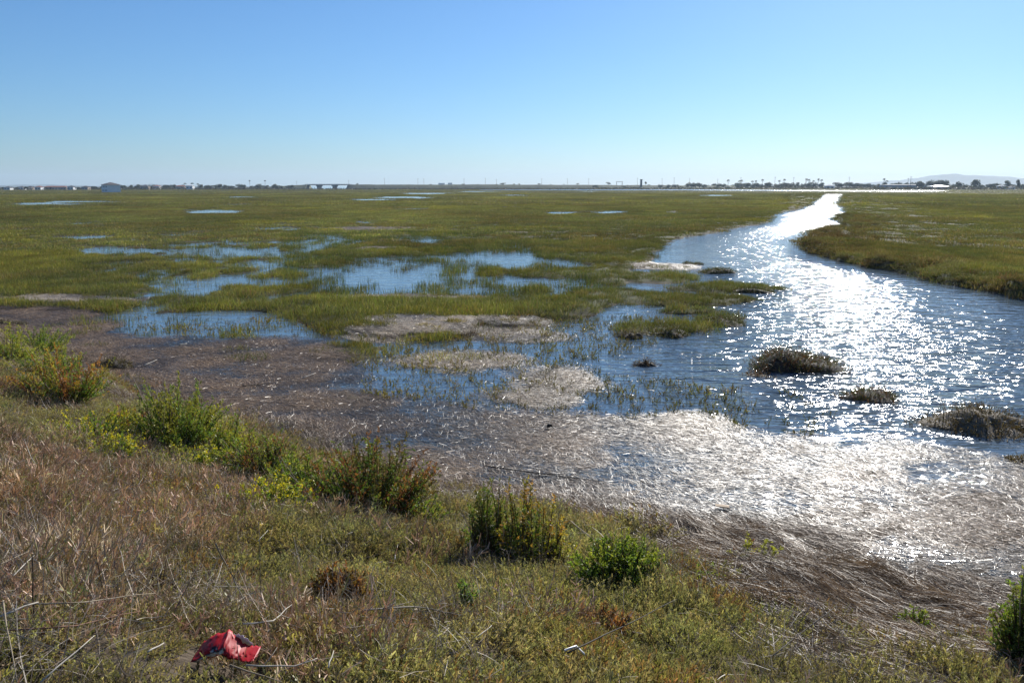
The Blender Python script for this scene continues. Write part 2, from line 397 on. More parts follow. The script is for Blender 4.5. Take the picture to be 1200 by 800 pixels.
ground = ob('ground', me, label='salt marsh ground of mud, matted straw and low green plants', kind='structure')
# water: rings again, so that the wind strength can vary from still ponds to the rippled channel
rw = np.concatenate([np.geomspace(4.0, 900, 170), [1500, 3000, 6900]]); aw = np.radians(np.arange(-180, 180, 1.0)); azf = np.radians(np.unique(np.concatenate([np.arange(-180, 180, 3.0), np.arange(-46, 46, .5)])))
A, RR = np.meshgrid(azf, rw); wx = (np.sin(A)*RR).ravel(); wy = (np.cos(A)*RR).ravel()
fw = fields(wx, wy); na, nr = len(azf), len(rw)
i, j = np.meshgrid(np.arange(nr-1), np.arange(na), indexing='ij'); jn = (j+1) % na
WF = np.stack([i*na+j, i*na+jn, (i+1)*na+jn, (i+1)*na+j], -1).reshape(-1, 4)
keep = (fw['s'][WF] < 2.0).any(1)
me = mesh_np('water', np.stack([wx, wy, np.zeros_like(wx)], -1), WF[keep], water_mat(), smooth=True)
u, v = fw['u'], fw['v']
shel = sm(.0, 1.0, (u-915-(v-300)*1.5)/70)*sm(425, 350, v)*sm(268, 300, v)            # lee of the right bank
open_ = sm(0, -3.0, fw['ch'])*sm(640, 860, u-(v-400)*.2)
wind = .14+.86*open_*(1-.62*shel)*(.62+.38*sm(700, 930, u-(v-400)*.25))
wind = np.where(fw['stp'] < 5, 1.0, wind)
wind = np.where(fw['wm'] > .3, .75, wind)
a_ = me.attributes.new('wind', 'FLOAT', 'POINT'); a_.data.foreach_set('value', wind.astype(np.float32))
# ripples too small to model one by one roughen the open channel, most where the wind has had the longest run
chop = .05+wind*(.05+.15*sm(40, 160, fw['d']))
a_ = me.attributes.new('chop', 'FLOAT', 'POINT'); a_.data.foreach_set('value', chop.astype(np.float32))
water = ob('water', me, label='rippled blue water of the tidal channel and marsh pools', kind='structure')

# ================================================================ scattered vegetation (what nobody could count)
def scatter_nodes(protos):
    ng = bpy.data.node_groups.new('scatter', 'GeometryNodeTree')
    ng.interface.new_socket('Geometry', in_out='INPUT', socket_type='NodeSocketGeometry')
    ng.interface.new_socket('Geometry', in_out='OUTPUT', socket_type='NodeSocketGeometry')
    gi = ng.nodes.new('NodeGroupInput'); go = ng.nodes.new('NodeGroupOutput')
    ip = ng.nodes.new('GeometryNodeInstanceOnPoints'); jn = ng.nodes.new('GeometryNodeJoinGeometry')
    ng.links.new(gi.outputs[0], ip.inputs['Points'])
    for p in reversed(protos):
        oi = ng.nodes.new('GeometryNodeObjectInfo'); oi.inputs['Object'].default_value = p; oi.inputs['As Instance'].default_value = True
        ng.links.new(oi.outputs['Geometry'], jn.inputs[0])
    ng.links.new(jn.outputs[0], ip.inputs['Instance']); ip.inputs['Pick Instance'].default_value = True
    for nm, ty, sock in (('variant', 'INT', 'Instance Index'), ('turn', 'FLOAT_VECTOR', 'Rotation'), ('size', 'FLOAT_VECTOR', 'Scale')):
        na_ = ng.nodes.new('GeometryNodeInputNamedAttribute'); na_.data_type = ty; na_.inputs['Name'].default_value = nm
        ng.links.new(na_.outputs['Attribute'], ip.inputs[sock])
    ng.links.new(ip.outputs[0], go.inputs[0]); return ng
def scatter(name, protos, P, yaw, size, tint, label, tilt=None):
    """protos: meshes; P (n,3); yaw (n); size (n,3); tint (n,3)"""
    n = len(P); me = bpy.data.meshes.new(name); me.vertices.add(n); me.vertices.foreach_set('co', np.asarray(P, np.float32).ravel())
    rot = np.zeros((n, 3), np.float32); rot[:, 2] = yaw
    if tilt is not None:                             # lean with the slope of the ground
        for k in range(n):
            nx, ny = tilt[k]
            e = (Matrix.Rotation(math.hypot(nx, ny), 3, Vector((-ny, nx, 0)).normalized() if (nx or ny) else Vector((1, 0, 0))) @ Matrix.Rotation(yaw[k], 3, 'Z')).to_euler()
            rot[k] = e
    for nm, ty, key, val in (('turn', 'FLOAT_VECTOR', 'vector', rot), ('size', 'FLOAT_VECTOR', 'vector', size), ('tint', 'FLOAT_VECTOR', 'vector', tint)):
        a = me.attributes.new(nm, ty, 'POINT'); a.data.foreach_set(key, np.asarray(val, np.float32).ravel())
    a = me.attributes.new('variant', 'INT', 'POINT'); a.data.foreach_set('value', rng.integers(0, len(protos), n).astype(np.int32))
    po = [bpy.data.objects.new(name+'_source', p) for p in protos]
    o = ob(name, me, label=label, kind='stuff'); md = o.modifiers.new('scatter', 'NODES'); md.node_group = scatter_nodes(po)
    return o
def slope(x, y, e=.15):
    h0 = fields(x, y)['h']; hx = fields(x+e, y)['h']; hy = fields(x, y+e)['h']
    return np.stack([-np.arctan((hx-h0)/e), -np.arctan((hy-h0)/e)], -1)

def c3(n, a, spread=.25, hue=.08):
    c = np.array(a)[None]*(1+rng.uniform(-spread, spread, (n, 1)))*(1+rng.uniform(-hue, hue, (n, 3)))
    return np.clip(c, .004, .9)
def pick(n, cols, p):
    k = rng.choice(len(cols), n, p=np.array(p)/sum(p)); return np.array(cols)[k]*(1+rng.uniform(-.25, .25, (n, 1)))
def disc(n, r):
    q = rng.uniform(0, 2*math.pi, n); s = np.sqrt(rng.uniform(0, 1, n))*r
    return np.stack([np.cos(q)*s, np.sin(q)*s, np.zeros(n)], -1)
def updir(n, lean):
    d = rng.normal(size=(n, 3))*lean; d[:, 2] = 1; return unit(d)

GREEN, OLIVE, YEL, BROWN, TAN, DARK = (.105, .135, .043), (.14, .14, .053), (.26, .24, .085), (.16, .11, .06), (.34, .28, .18), (.08, .06, .045)
def grass_proto(k, r=.33, n=110, hmin=.08, hmax=.22, wd=.009, lean=.35):
    P = disc(n, r); P[:, 2] -= .02; L = rng.uniform(hmin, hmax, n)*(1-.35*(np.linalg.norm(P[:, :2], axis=1)/r)**2)
    c = pick(n, [GREEN, OLIVE, YEL, BROWN, TAN], [4, 5, 1.6, 1.4, .8])
    return mesh_np('grass_patch', *ribbons(P, updir(n, lean), L, np.full(n, wd)*rng.uniform(.6, 1.4, n), c*.8, c*1.25, .25, 2)[:2], M_LEAF, None) if False else \
        (lambda v, f, c_: mesh_np('grass_patch', v, f, M_LEAF, c_))(*ribbons(P, updir(n, lean), L, wd*rng.uniform(.6, 1.4, n), c*.85, c*1.2, .25, 2))
def tufty(n=70, r=.16, h=.15, cols=None, wts=None, sub=4, wd=.007, material=None, tip=None, lean=.55, sh=1.0):
    """low scrub: leaning stems that carry short side shoots"""
    cols = cols or [OLIVE, GREEN, YEL, BROWN]; wts = wts or [5, 3, 2, 1.4]
    P = disc(n, r); D = updir(n, lean)+P*np.array([1.8, 1.8, 0])/r*.3; D = unit(D)
    L = rng.uniform(.4, 1.05, n)*h*(1-.3*(np.linalg.norm(P[:, :2], axis=1)/r)**2); P = P+np.array([0, 0, -.03])
    c = pick(n, cols, wts)
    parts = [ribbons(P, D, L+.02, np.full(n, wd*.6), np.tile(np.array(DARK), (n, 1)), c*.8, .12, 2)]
    m = n*sub; idx = np.repeat(np.arange(n), sub); t = rng.uniform(.35, 1, m)
    P2 = P[idx]+D[idx]*(L[idx]*t)[:, None]; D2 = unit(D[idx]+rng.normal(size=(m, 3))*.55+np.array([0, 0, .35]))
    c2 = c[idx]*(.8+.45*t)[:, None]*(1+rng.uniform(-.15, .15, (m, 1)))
    if tip is not None:
        q = rng.uniform(size=m) < .25; c2[q] = np.array(tip)*(1+rng.uniform(-.2, .2, (q.sum(), 1)))
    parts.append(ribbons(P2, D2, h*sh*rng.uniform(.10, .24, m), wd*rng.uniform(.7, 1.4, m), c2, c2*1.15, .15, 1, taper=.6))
    v, f, cc = join_np(parts)
    return mesh_np('scrub_tuft', v, f, material or M_LEAF, cc)
def straw_proto(n=620, r=.5, zr=.018, spread=.55, lmin=.04, lmax=.30, wd=.0034, material=None, up=.06, cols=None, lie=.26):
    P = disc(n, r); P[:, 2] = rng.uniform(0, 1, n)**1.5*zr+.002
    q = rng.normal(0, spread, n)+np.where(rng.uniform(size=n) < .15, rng.uniform(0, 3, n), 0)
    D = np.stack([np.cos(q), np.sin(q), rng.normal(0, up, n)], -1); L = rng.uniform(lmin, lmax, n)**1.0
    P = P-D*L[:, None]*.5
    cols = cols or [(.38, .30, .20), (.25, .195, .13), (.15, .115, .078), (.07, .054, .04), (.54, .47, .37)]
    c = pick(n, cols, [2.5, 4, 4, 3, .8])
    v, f, cc = ribbons(P, D, L, wd*rng.uniform(.5, 1.6, n), c, c, .18, 2, taper=.7, lie=lie)
    return mesh_np('straw_mat', v, f, material or M_STRAW, cc)

protos_grass = [grass_proto(k) for k in range(4)]
protos_fargrass = [grass_proto(k, 1.1, 170, .12, .30, .03, .4) for k in range(3)]
_k = (GREEN, OLIVE, YEL, BROWN, TAN); GREEN, OLIVE, YEL, BROWN, TAN = (.06, .09, .025), (.08, .09, .03), (.12, .12, .04), (.10, .08, .04), (.2, .17, .1)
protos_reed = [grass_proto(k, .3, 20, .14, .40, .014, .10) for k in range(5)]
GREEN, OLIVE, YEL, BROWN, TAN = _k
SC = [(.20, .18, .095), (.16, .155, .08), (.28, .24, .13), (.26, .205, .14), (.17, .145, .10)]; SW = [5, 4, 2, 2, 2]
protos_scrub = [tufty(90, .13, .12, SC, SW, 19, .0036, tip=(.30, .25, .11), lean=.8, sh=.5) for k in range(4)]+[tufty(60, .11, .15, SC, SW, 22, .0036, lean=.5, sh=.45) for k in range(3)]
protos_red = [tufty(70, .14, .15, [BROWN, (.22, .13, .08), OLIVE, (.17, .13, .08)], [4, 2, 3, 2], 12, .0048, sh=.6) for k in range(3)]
protos_dryweed = [tufty(60, .17, .20, [(.33, .22, .15), (.25, .175, .12), (.40, .31, .22), OLIVE, (.2, .16, .08)], [4, 4, 2, 2.5, 2], 9, .0042, M_DRY, lean=.8, sh=.9) for k in range(3)]
protos_straw = [straw_proto() for k in range(5)]
protos_drystraw = [straw_proto(300, .36, .09, .34, .10, .45, .0042, M_DRY, .14, [(.44, .34, .24), (.34, .26, .18), (.22, .16, .11), (.12, .09, .065), (.56, .46, .35)], lie=.6) for k in range(4)]
protos_bits = [straw_proto(26, .45, .02, 1.5, .03, .16, .007) for k in range(3)]
protos_upstraw = [straw_proto(16, .25, .08, 1.2, .04, .20, .0028, M_DRY, .45, [(.40, .33, .25), (.30, .23, .16), (.20, .15, .11), (.14, .11, .08), (.52, .45, .36)]) for k in range(4)]

def jitter_grid(x0, x1, y0, y1, step):
    X, Y = np.meshgrid(np.arange(x0, x1, step), np.arange(y0, y1, step)); X = X.ravel()+rng.uniform(-.6, .6, X.size)*step; Y = Y.ravel()+rng.uniform(-.6, .6, Y.size)*step
    return X, Y
def wedge(X, Y, extra=4, lim=.78): return (np.abs(X) < lim*np.maximum(Y, 0)+extra)
def mk(n, lo, hi, aniso=.15):
    s = rng.uniform(lo, hi, n); return np.stack([s, s, s*(1+rng.uniform(-aniso, aniso, n))], -1)

# --- straw drift at the foot of the bank and on the rafts
X, Y = jitter_grid(-22, 20, 5, 36, .30); k = wedge(X, Y, 3); X, Y = X[k], Y[k]; f = fields(X, Y)
dens = np.maximum(np.sqrt(f['wm'])*(f['s'] < .6), f['raft']*1.0)*(f['d'] < 40)
hole = sm(-.40, .30, f['wob']*.4+1.0*f['strk']+.6*f['fine']+1.3*f['raft'])
k = (rng.uniform(size=X.size) < dens*(np.where(f['u'] < 880, .5, .34)+.50*hole)) & (dens > .35)
X, Y = X[k], Y[k]; f = {a: b[k] for a, b in f.items()}; n = len(X)
tone = .84+.95*f['strk'][:, None]+.5*f['fine'][:, None]+.3*f['wob'][:, None]+rng.uniform(-.15, .15, (n, 1))
tint = np.clip(tone, .28, 1.5)*np.where((f['raft'] > .3)[:, None], np.array([[1.9, 1.95, 2.0]]), np.array([[.80, .68, .56]]))  # raft straw is whitened: the glare on it is put into the tint
scatter('straw_drift', protos_straw, np.stack([X, Y, np.maximum(f['h'], -.005)+.003], -1), -.40+rng.normal(0, .38, n)+f['wob']*.5, mk(n, .75, 1.25), tint,
        'flat drift of wet brown reed stems along the water edge')
X, Y = jitter_grid(-40, 40, 30, 78, .5); k = wedge(X, Y, 3); X, Y = X[k], Y[k]; f = fields(X, Y); k = (f['raft'] > .25) & (f['d'] >= 40); X, Y = X[k], Y[k]; h_ = f['h'][k]; n = len(X)
scatter('straw_drift', protos_straw, np.stack([X, Y, h_], -1), rng.normal(-.3, .4, n), mk(n, 1.3, 1.9), np.full((n, 3), 1.6)*rng.uniform(.7, 1.3, (n, 1)), 'pale straw stranded farther out in the marsh')
# --- dry straw heaped on the toe of the bank
X, Y = jitter_grid(-18, 16, 3, 26, .2); k = wedge(X, Y, 3); X, Y = X[k], Y[k]; f = fields(X, Y)
wid = 1.3+3.3*sm(700, 930, f['u'])-1.5*sm(1060, 1150, f['u'])+.5*f['wob']
k = (f['s'] > -.5) & (f['s'] < wid) & ((f['u'] > 520) | (f['u'] < 170) | (f['s'] < .7)) & (rng.uniform(size=X.size) < .9)
X, Y = X[k], Y[k]; f = {a: b[k] for a, b in f.items()}; n = len(X)
tint = np.clip(.85+.25*f['fine'][:, None]+rng.uniform(-.15, .15, (n, 1)), .4, 1.4)*np.array([1, .98, .95])
scatter('dry_straw', protos_drystraw, np.stack([X, Y, f['h']-.01], -1), -.62+rng.normal(0, .16, n)+f['wob']*.55+f['fine']*.3, mk(n, .55, 1.0), tint,
        'heaped dry reed straw washed up at the foot of the bank', slope(X, Y))
# --- low scrub covering the bank
X, Y = jitter_grid(-17, 14, 1.5, 24, .115); k = wedge(X, Y, 2.5); X, Y = X[k], Y[k]; f = fields(X, Y)
edge = .45+3.0*sm(640, 900, f['u'])-1.3*sm(1060, 1150, f['u'])-.45*(f['u'] < 560)
bag = at(266, 786)
k = (np.hypot((X-bag.x)/.20, (Y-bag.y+.07)/.12) > 1) & (f['s'] > edge+.35*f['wob']) & (f['s'] < 9) & (rng.uniform(size=X.size) < sm(-1.15, -.4, f['fine']+.6*f['wob'])*.62+.38)
X, Y = X[k], Y[k]; f = {a: b[k] for a, b in f.items()}; n = len(X); SL = slope(X, Y)
pu, pv = to_px(X, Y, f['h'])
brown = .8*sm(.2, 1.1, .62*sm(360, 60, pu)*sm(490, 590, pv)*sm(800, 640, pv)+.55*fbm(X/.8, Y/.8, 77, 4)+.22)
red = fbm(X/.6, Y/.6, 91, 3)
sel_b = rng.uniform(size=n) < brown; sel_r = (~sel_b) & (red > .36) & (rng.uniform(size=n) < .55); sel_g = ~(sel_b | sel_r)
def band(name, protos, sel, tb, lab, lo=.8, hi=1.3):
    m = sel.sum()
    t = 1.2*np.array(tb)*np.clip(1+.30*fbm(X[sel]/.5, Y[sel]/.5, 55, 3)[:, None]+rng.uniform(-.18, .18, (m, 1)), .45, 1.6)*(1+rng.uniform(-.08, .08, (m, 3)))
    sz = mk(m, lo, hi, .3)*np.clip(1+.85*fbm(X[sel]/.42, Y[sel]/.42, 57, 3), .68, 2.1)[:, None]
    scatter(name, protos, np.stack([X[sel], Y[sel], f['h'][sel]], -1), rng.uniform(0, 6.3, m), sz, t, lab, SL[sel]*.6)
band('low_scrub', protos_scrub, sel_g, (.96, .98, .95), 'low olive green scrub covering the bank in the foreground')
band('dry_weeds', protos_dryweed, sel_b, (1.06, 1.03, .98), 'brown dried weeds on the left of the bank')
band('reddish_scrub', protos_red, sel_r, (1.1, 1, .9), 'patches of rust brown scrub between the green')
# fine dead twigs standing and lying through the scrub
def twig_proto(n=13):
    P = disc(n, .12); D = updir(n, 1.1); L = rng.uniform(.10, .28, n); c = pick(n, [(.36, .31, .25), (.26, .21, .165), (.17, .13, .10), (.46, .41, .34)], [4, 4, 3, 1])
    parts = [ribbons(P, D, L, rng.uniform(.0022, .004, n), c, c, .3, 3, taper=.4)]
    idx = np.repeat(np.arange(n), 4); t = rng.uniform(.25, .95, len(idx))
    parts.append(ribbons(P[idx]+unit(D)[idx]*(L[idx]*t)[:, None], D[idx]+rng.normal(size=(len(idx), 3))*.8, L[idx]*rng.uniform(.15, .4, len(idx)), np.full(len(idx), .002), c[idx], c[idx], .25, 3, taper=.4))
    v, f, cc = join_np([(a, b, c_) for a, b, c_ in parts]); return mesh_np('dead_twigs', v, f, M_DRY, cc)
protos_twig = [twig_proto() for q in range(5)]
nobag = np.hypot((X-bag.x)/.36, (Y-bag.y+.10)/.32) > 1
tw = fbm(X/.9, Y/.9, 111, 3); k = rng.uniform(size=n) < (.05+.20*sm(.0, .6, tw)+.25*sm(380, 60, pu)*sm(480, 620, pv))
k = k & nobag; m = k.sum(); scatter('dead_twigs', protos_twig, np.stack([X[k], Y[k], f['h'][k]+.03], -1), rng.uniform(0, 6.3, m), mk(m, .7, 1.25), rng.uniform(.75, 1.2, (m, 1))*np.ones((m, 3)), 'fine grey brown dead twigs tangled through the foreground scrub', SL[k])
# loose straw lying over the scrub
k = rng.uniform(size=n) < (.045+.07*sm(420, 100, pu))*sm(-.4, .5, fbm(X/.7, Y/.7, 99, 2)+.3)
k = k & nobag; m = k.sum(); scatter('loose_straw', protos_upstraw, np.stack([X[k], Y[k], f['h'][k]+.06], -1), rng.uniform(0, 6.3, m), mk(m, .6, 1.2), np.clip(rng.uniform(.7, 1.2, (m, 1)), 0, 2)*np.ones((m, 3)), 'pale dry stalks tangled over the foreground scrub', SL[k])

# --- marsh grass, near and middle distance
def marsh(name, protos, x0, x1, y0, y1, step, dmin, dmax, size, lab, fn, lift=0, flat_=1.0):
    X, Y = jitter_grid(x0, x1, y0, y1, step); k = wedge(X, Y, 5) & (np.hypot(X, Y) > dmin) & (np.hypot(X, Y) < dmax); X, Y = X[k], Y[k]; f = fields(X, Y)
    p = fn(f, X, Y)*(f['s'] < .2); k = rng.uniform(size=X.size) < p; X, Y = X[k], Y[k]; f = {a: b[k] for a, b in f.items()}; n = len(X)
    g = fbm(X/7, Y/7, 61, 4); g2 = fbm(X/26, Y/40, 67, 3); g3 = fbm(X/1.4, Y/1.4, 69, 3)
    t = np.ones((n, 3))
    yel = sm(.05, .6, g+.4*g2)[:, None]; brn = (.9*sm(.0, .6, -g+.5*g3))[:, None]
    t = t*(1-yel)+np.array([1.3, 1.15, .8])*yel; t = t*(1-brn)+np.array([.97, .78, .78])*brn; t = t*np.array([.80, .85, .84])*(1+.34*fbm(X/16, Y/34, 141, 3)[:, None])
    t = t*(1+.42*g3[:, None])*(1+.12*g2[:, None])*(1+rng.uniform(-.12, .12, (n, 1)))
    t = np.clip(t, .3, 2)
    return scatter(name, protos, np.stack([X, Y, np.maximum(f['h'], -.05)+lift], -1), rng.uniform(0, 6.3, n), mk(n, *size, .3)*np.array([1, 1, flat_])*(1+.35*g3[:, None]), t, lab)
def landp(f, X, Y): return (1-.5*ell(f['u'], f['v'], [(560, 322, 230, 30), (740, 330, 60, 34), (250, 296, 130, 14)], .3*f['wob'], .5))*(sm(.0, .045, f['h']+.02*f['fine'])+.6*sm(-.055, .0, f['h']+.02*f['fine'])*(f['h'] <= .02))*(1-.95*(f['wm'] > .3))*(1-.97*(f['raft'] > .15))*np.where(f['v'] > 425, sm(.5, 1.5, f['wr'])*.35, 1)
marsh('marsh_grass', protos_grass, -42, 42, 12, 62, .30, 12, 58, (.75, 1.3), 'low green marsh plants around the near pools', landp)
marsh('marsh_grass', protos_fargrass, -135, 135, 45, 185, .95, 54, 175, (.6, 1.0), 'green marsh plants of the middle distance', landp, 0, .85)
marsh('marsh_grass', protos_fargrass, -330, 330, 100, 420, 2.6, 165, 420, (1.6, 2.6), 'green marsh plants towards the horizon', landp, 0, .55)
marsh('marsh_grass', protos_fargrass, -760, 760, 290, 960, 7.0, 400, 960, (4, 7), 'green marsh plants in the far distance', landp, 0, .16)
def reedp(f, X, Y):
    z = (f['h'] > -.15) & (f['h'] < .04) & (f['wm'] < .3) & (f['ch'] > .2)
    a = ((f['v'] < 362) & (f['v'] > 270) & (f['u'] > 330) & (f['u'] < 800))*.78+.20
    return z*a*sm(-.6, .3, fbm(X/.8, Y/1.6, 191, 3)+.2)
marsh('standing_reeds', protos_reed, -30, 32, 12, 75, .28, 12, 72, (.7, 1.25), 'thin green stems standing in the flooded marsh', reedp)
def sprigp(f, X, Y):
    z = sm(.03, .0, f['h'])*(f['h'] > -.6)*(f['wm'] < .5)
    inz = sm(905, 840, f['u'])*(f['v'] > 372)*(f['v'] < 520)
    inz = inz+.35*sm(1010, 900, f['u'])*(f['v'] > 455)*(f['v'] < 520)
    return z*inz*(.22+.6*sm(-.1, .5, f['wob2']+.7*f['wob'])+.25*sm(445, 480, f['v']))*.9
protos_sprig = [tufty(8, .08, .19, [(.15, .11, .065), OLIVE, (.26, .22, .12)], [3, 3, 1.5], 7, .010, lean=.5, sh=.8) for k in range(4)]
marsh('water_sprigs', protos_sprig, -14, 20, 12, 30, .26, 12, 31, (.6, 1.4), 'scattered brown green sprigs poking out of the shallow water', sprigp, .05)
def bitp(f, X, Y): return (f['h'] < .03)*(f['wm'] < .6)*sm(860, 780, f['u'])*sm(-.2, .5, f['wob']+.5*f['wob2'])*.55*(f['v'] > 355)
marsh('floating_straw', protos_bits, -16, 14, 12, 30, .5, 12, 31, (.6, 1.2), 'bits of broken straw floating on the shallow water', bitp, .052)
# leafy lumps along the edge of the right bank and the marsh hummocks
def bankp(f, X, Y): return (f['ch'] > -.1)*(f['ch'] < 5)*sm(5, .0, f['ch'])*f['right']*(f['h'] > .03)*(f['d'] < 110)
marsh('bank_scrub', protos_scrub+protos_red, 5, 60, 20, 110, .42, 20, 110, (1.3, 3.0), 'dense olive scrub on the cut bank of the channel', bankp)
def humm(f, X, Y): return (f['h'] > .01)*sm(.12, .6, fbm(X/2.2, Y/3.0, 83, 3))*.75*(1-(f['wm'] > .3))
marsh('hummock_scrub', protos_scrub+protos_red, -45, 45, 16, 80, .5, 16, 80, (.9, 1.9), 'taller brownish clumps among the marsh grass', humm)
#NEXT#
# ================================================================ bushes and tussocks, each a thing of its own
def px_m(p): return np.linalg.norm(np.array(p)-np.array((0, 0, CAM_H)))/FPX      # metres per photograph pixel at a point
BG, BY, BR, BO, BD = (.15, .24, .045), (.36, .36, .06), (.30, .13, .055), (.60, .28, .06), (.12, .14, .045)
def bush(name, px, py, wpx, hpx, label, n=40, cols=(BG, BY, BR), wts=(5, 3, 1), tip=BY, upright=.5, seed=1, flowers=0, lo=.15, leaf=.020, group=None, cat='bush', dens=1.0):
    g = np.random.default_rng(seed); p = at(px, py); m = px_m(p); W, Hh = wpx*m*.74, hpx*m*1.10; n = int(n*1.8)
    root = ob(name, None, loc=p, label=label, cat=cat, group=group)
    q = g.uniform(0, 2*math.pi, n); rad = np.sqrt(g.uniform(0, 1, n))
    base = np.stack([np.cos(q)*rad*W*(.30 if upright < .8 else .75), np.sin(q)*rad*W*.3, np.full(n, -.04)], -1)
    out = np.stack([np.cos(q)*rad*W, np.sin(q)*rad*W*.8, Hh*(1-.5*rad**2)*g.uniform(.35, 1.08, n)], -1)
    D = out-base; L = np.linalg.norm(D, axis=1); D = D/L[:, None]
    bend = g.normal(size=(n, 3))*.12; bend[:, 2] = np.abs(bend[:, 2])
    gg = Geo()
    def axis(i, t): return base[i]+D[i]*(L[i]*t)+bend[i]*L[i]*(t*t)*.9-bend[i]*L[i]*t*.5
    for i in range(n):
        gg.tube([axis(i, t) for t in (0, .35, .7, .95)], [.008, .006, .004, .002], 4, 0, (.10, .06, .035))
    # side twigs along each stem, then leaves along the twigs and the stems
    P = []; DD = []; CL = []; LL = []; base_c = np.array(cols)[g.choice(len(cols), n, p=np.array(wts)/sum(wts))]
    for i in range(n):
        k = int(max(6, L[i]/.035)*dens)
        for j in range(k):
            t = lo+(1-lo)*(j+g.uniform())/k; o_ = np.array(axis(i, t))
            tl = (.05+.12*(1-t))*(L[i]/.6)**.5*g.uniform(.5, 1.3); td = unit(g.normal(size=3)*.8+D[i]*.9+np.array([0, 0, .5]))
            c = base_c[i]*(1-.0*t); nl = 8+int(tl/.009)
            ts = g.uniform(0, 1, nl); pp = o_+td*(tl*ts)[:, None]
            P.append(pp); DD.append(unit(td+g.normal(size=(nl, 3))*.7)); LL.append(np.full(nl, leaf)*g.uniform(.6, 1.3, nl))
            w_ = np.clip((t-.55)*2.0+g.normal()*.25, 0, 1)*g.uniform(.0, 1); cc = c*(1-w_)+np.array(tip)*w_
            CL.append(cc[None]*g.uniform(.7, 1.35, (nl, 1)))
    for q_ in range(max(3, n//7)):                    # bare dead sprigs among the leafy ones
        i = int(g.integers(0, n)); a_, b_ = np.array(axis(i, .3)), np.array(axis(i, 1.1))+g.normal(size=3)*.06
        gg.tube([a_, (a_+b_)/2+g.normal(size=3)*.015, b_], [.004, .003, .0015], 4, 0, (.30, .25, .2))
    P = np.concatenate(P); DD = np.concatenate(DD); CL = np.concatenate(CL); LL = np.concatenate(LL)
    v, f, c = ribbons(P, DD, LL, LL*.42, CL, CL*1.1, .2, 1, taper=.5, g=g)
    ob('branchwork', gg.mesh('branchwork', M_TWIG), root); ob('foliage', mesh_np('foliage', v, f, M_BUSH, c), root)
    if flowers:
        k = flowers; i = g.integers(0, n, k); t = g.uniform(.72, 1.08, k)
        P = np.array([axis(a, b) for a, b in zip(i, t)])+g.normal(size=(k, 3))*.035
        c = np.tile(np.array([.62, .50, .02]), (k, 1))*g.uniform(.7, 1.15, (k, 1))
        P = np.repeat(P, 4, 0)+g.normal(size=(k*4, 3))*.008; c = np.repeat(c, 4, 0)
        v, f, c = ribbons(P, g.normal(size=P.shape), np.full(len(P), .016), np.full(len(P), .011), c, c, .1, 1, taper=.8, g=g)
        ob('blossom', mesh_np('blossom', v, f, M_BUSH, c), root)
    return root
bush('leafy_bush', 42, 412, 54, 26, 'low bright green bush at the left edge of the bank beside the straw drift', 40, (BG, BY), (6, 1), BY, seed=11)
bush('leafy_bush', 12, 424, 50, 34, 'yellow green bush cut off by the left edge of the photo', 34, (BY, BG), (4, 2), BY, seed=12)
bush('leafy_bush', 78, 470, 72, 50, 'rounded green bush with rusty orange tips on the left, below the dark mound', 60, (BG, BR, BY), (5, 3, 2), BO, seed=13)
bush('leafy_bush', 203, 524, 84, 66, 'tall feathery yellow green bush left of the long hedge of bushes', 64, (BG, BY), (3, 4), (.20, .16, .03), .6, 14)
bush('leafy_bush', 262, 530, 60, 40, 'smaller olive bush just right of the tall feathery yellow green bush', 34, (BG, BY), (3, 3), (.22, .15, .03), .5, 15)
bush('leafy_bush', 312, 562, 70, 48, 'dark bush with maroon upper sprigs, next left of the green low bush', 50, (BD, BG, BR), (4, 3, 2), BR, .5, 16)
bush('leafy_bush', 362, 582, 60, 44, 'plain green low bush pressed against the widest rusty bush', 40, (BG, (.08, .12, .025)), (4, 3), BY, .4, 17)
bush('leafy_bush', 432, 604, 112, 86, 'widest bush, dark green with rusty red spreading tops, before the straw flat', 95, (BD, BG, BR), (5, 3, 3), (.20, .09, .03), .5, 18)
bush('leafy_bush', 486, 612, 54, 36, 'small bright green bush at the right foot of the widest rusty bush', 34, (BG, BY), (4, 3), (.22, .14, .04), .4, 19)
bush('conical_bush', 573, 656, 34, 86, 'slim dark green cone shaped bush, left of the twin red tipped spikes', 34, (BD, BG), (4, 3), (.20, .13, .03), 1, 20, leaf=.017)
bush('conical_bush', 616, 660, 62, 84, 'pair of upright spikes with orange and red tips in one bush', 44, (BD, BG, BY), (3, 3, 2), BO, 1, 21, leaf=.017)
bush('leafy_bush', 725, 690, 78, 56, 'round compact bright green bush right of the twin spikes, by the straw heap', 72, (BG, (.07, .12, .02)), (4, 4), BY, .4, 22)
bush('leafy_bush', 1206, 785, 52, 84, 'dark green bush cut off by the right edge at the bottom', 60, (BD, BG), (4, 3), BY, .5, 23)
bush('leafy_bush', 236, 528, 60, 34, 'low yellow green bush filling the gap right behind the tall feathery bush', 34, (BY, BG), (3, 3), (.3, .26, .05), .4, 61)
bush('leafy_bush', 290, 548, 60, 36, 'low green bush between the olive bush and the maroon topped one', 34, (BG, BY), (4, 3), BY, .4, 62)
bush('leafy_bush', 340, 572, 50, 30, 'small bright green bush just right of the maroon topped one', 30, (BG, BY), (4, 4), BY, .4, 63)
bush('leafy_bush', 392, 592, 60, 34, 'dark green low bush at the left foot of the widest rusty bush', 34, (BD, BG), (3, 3), BY, .4, 64)
bush('leafy_bush', 56, 440, 50, 30, 'small green bush behind the rusty orange tipped one on the left', 30, (BG, BY), (3, 2), BY, .4, 65)
bush('leafy_bush', 150, 500, 40, 20, 'low reddish brown bush left of the tall feathery one', 22, (BR, BD), (2, 2), BR, .4, 66)
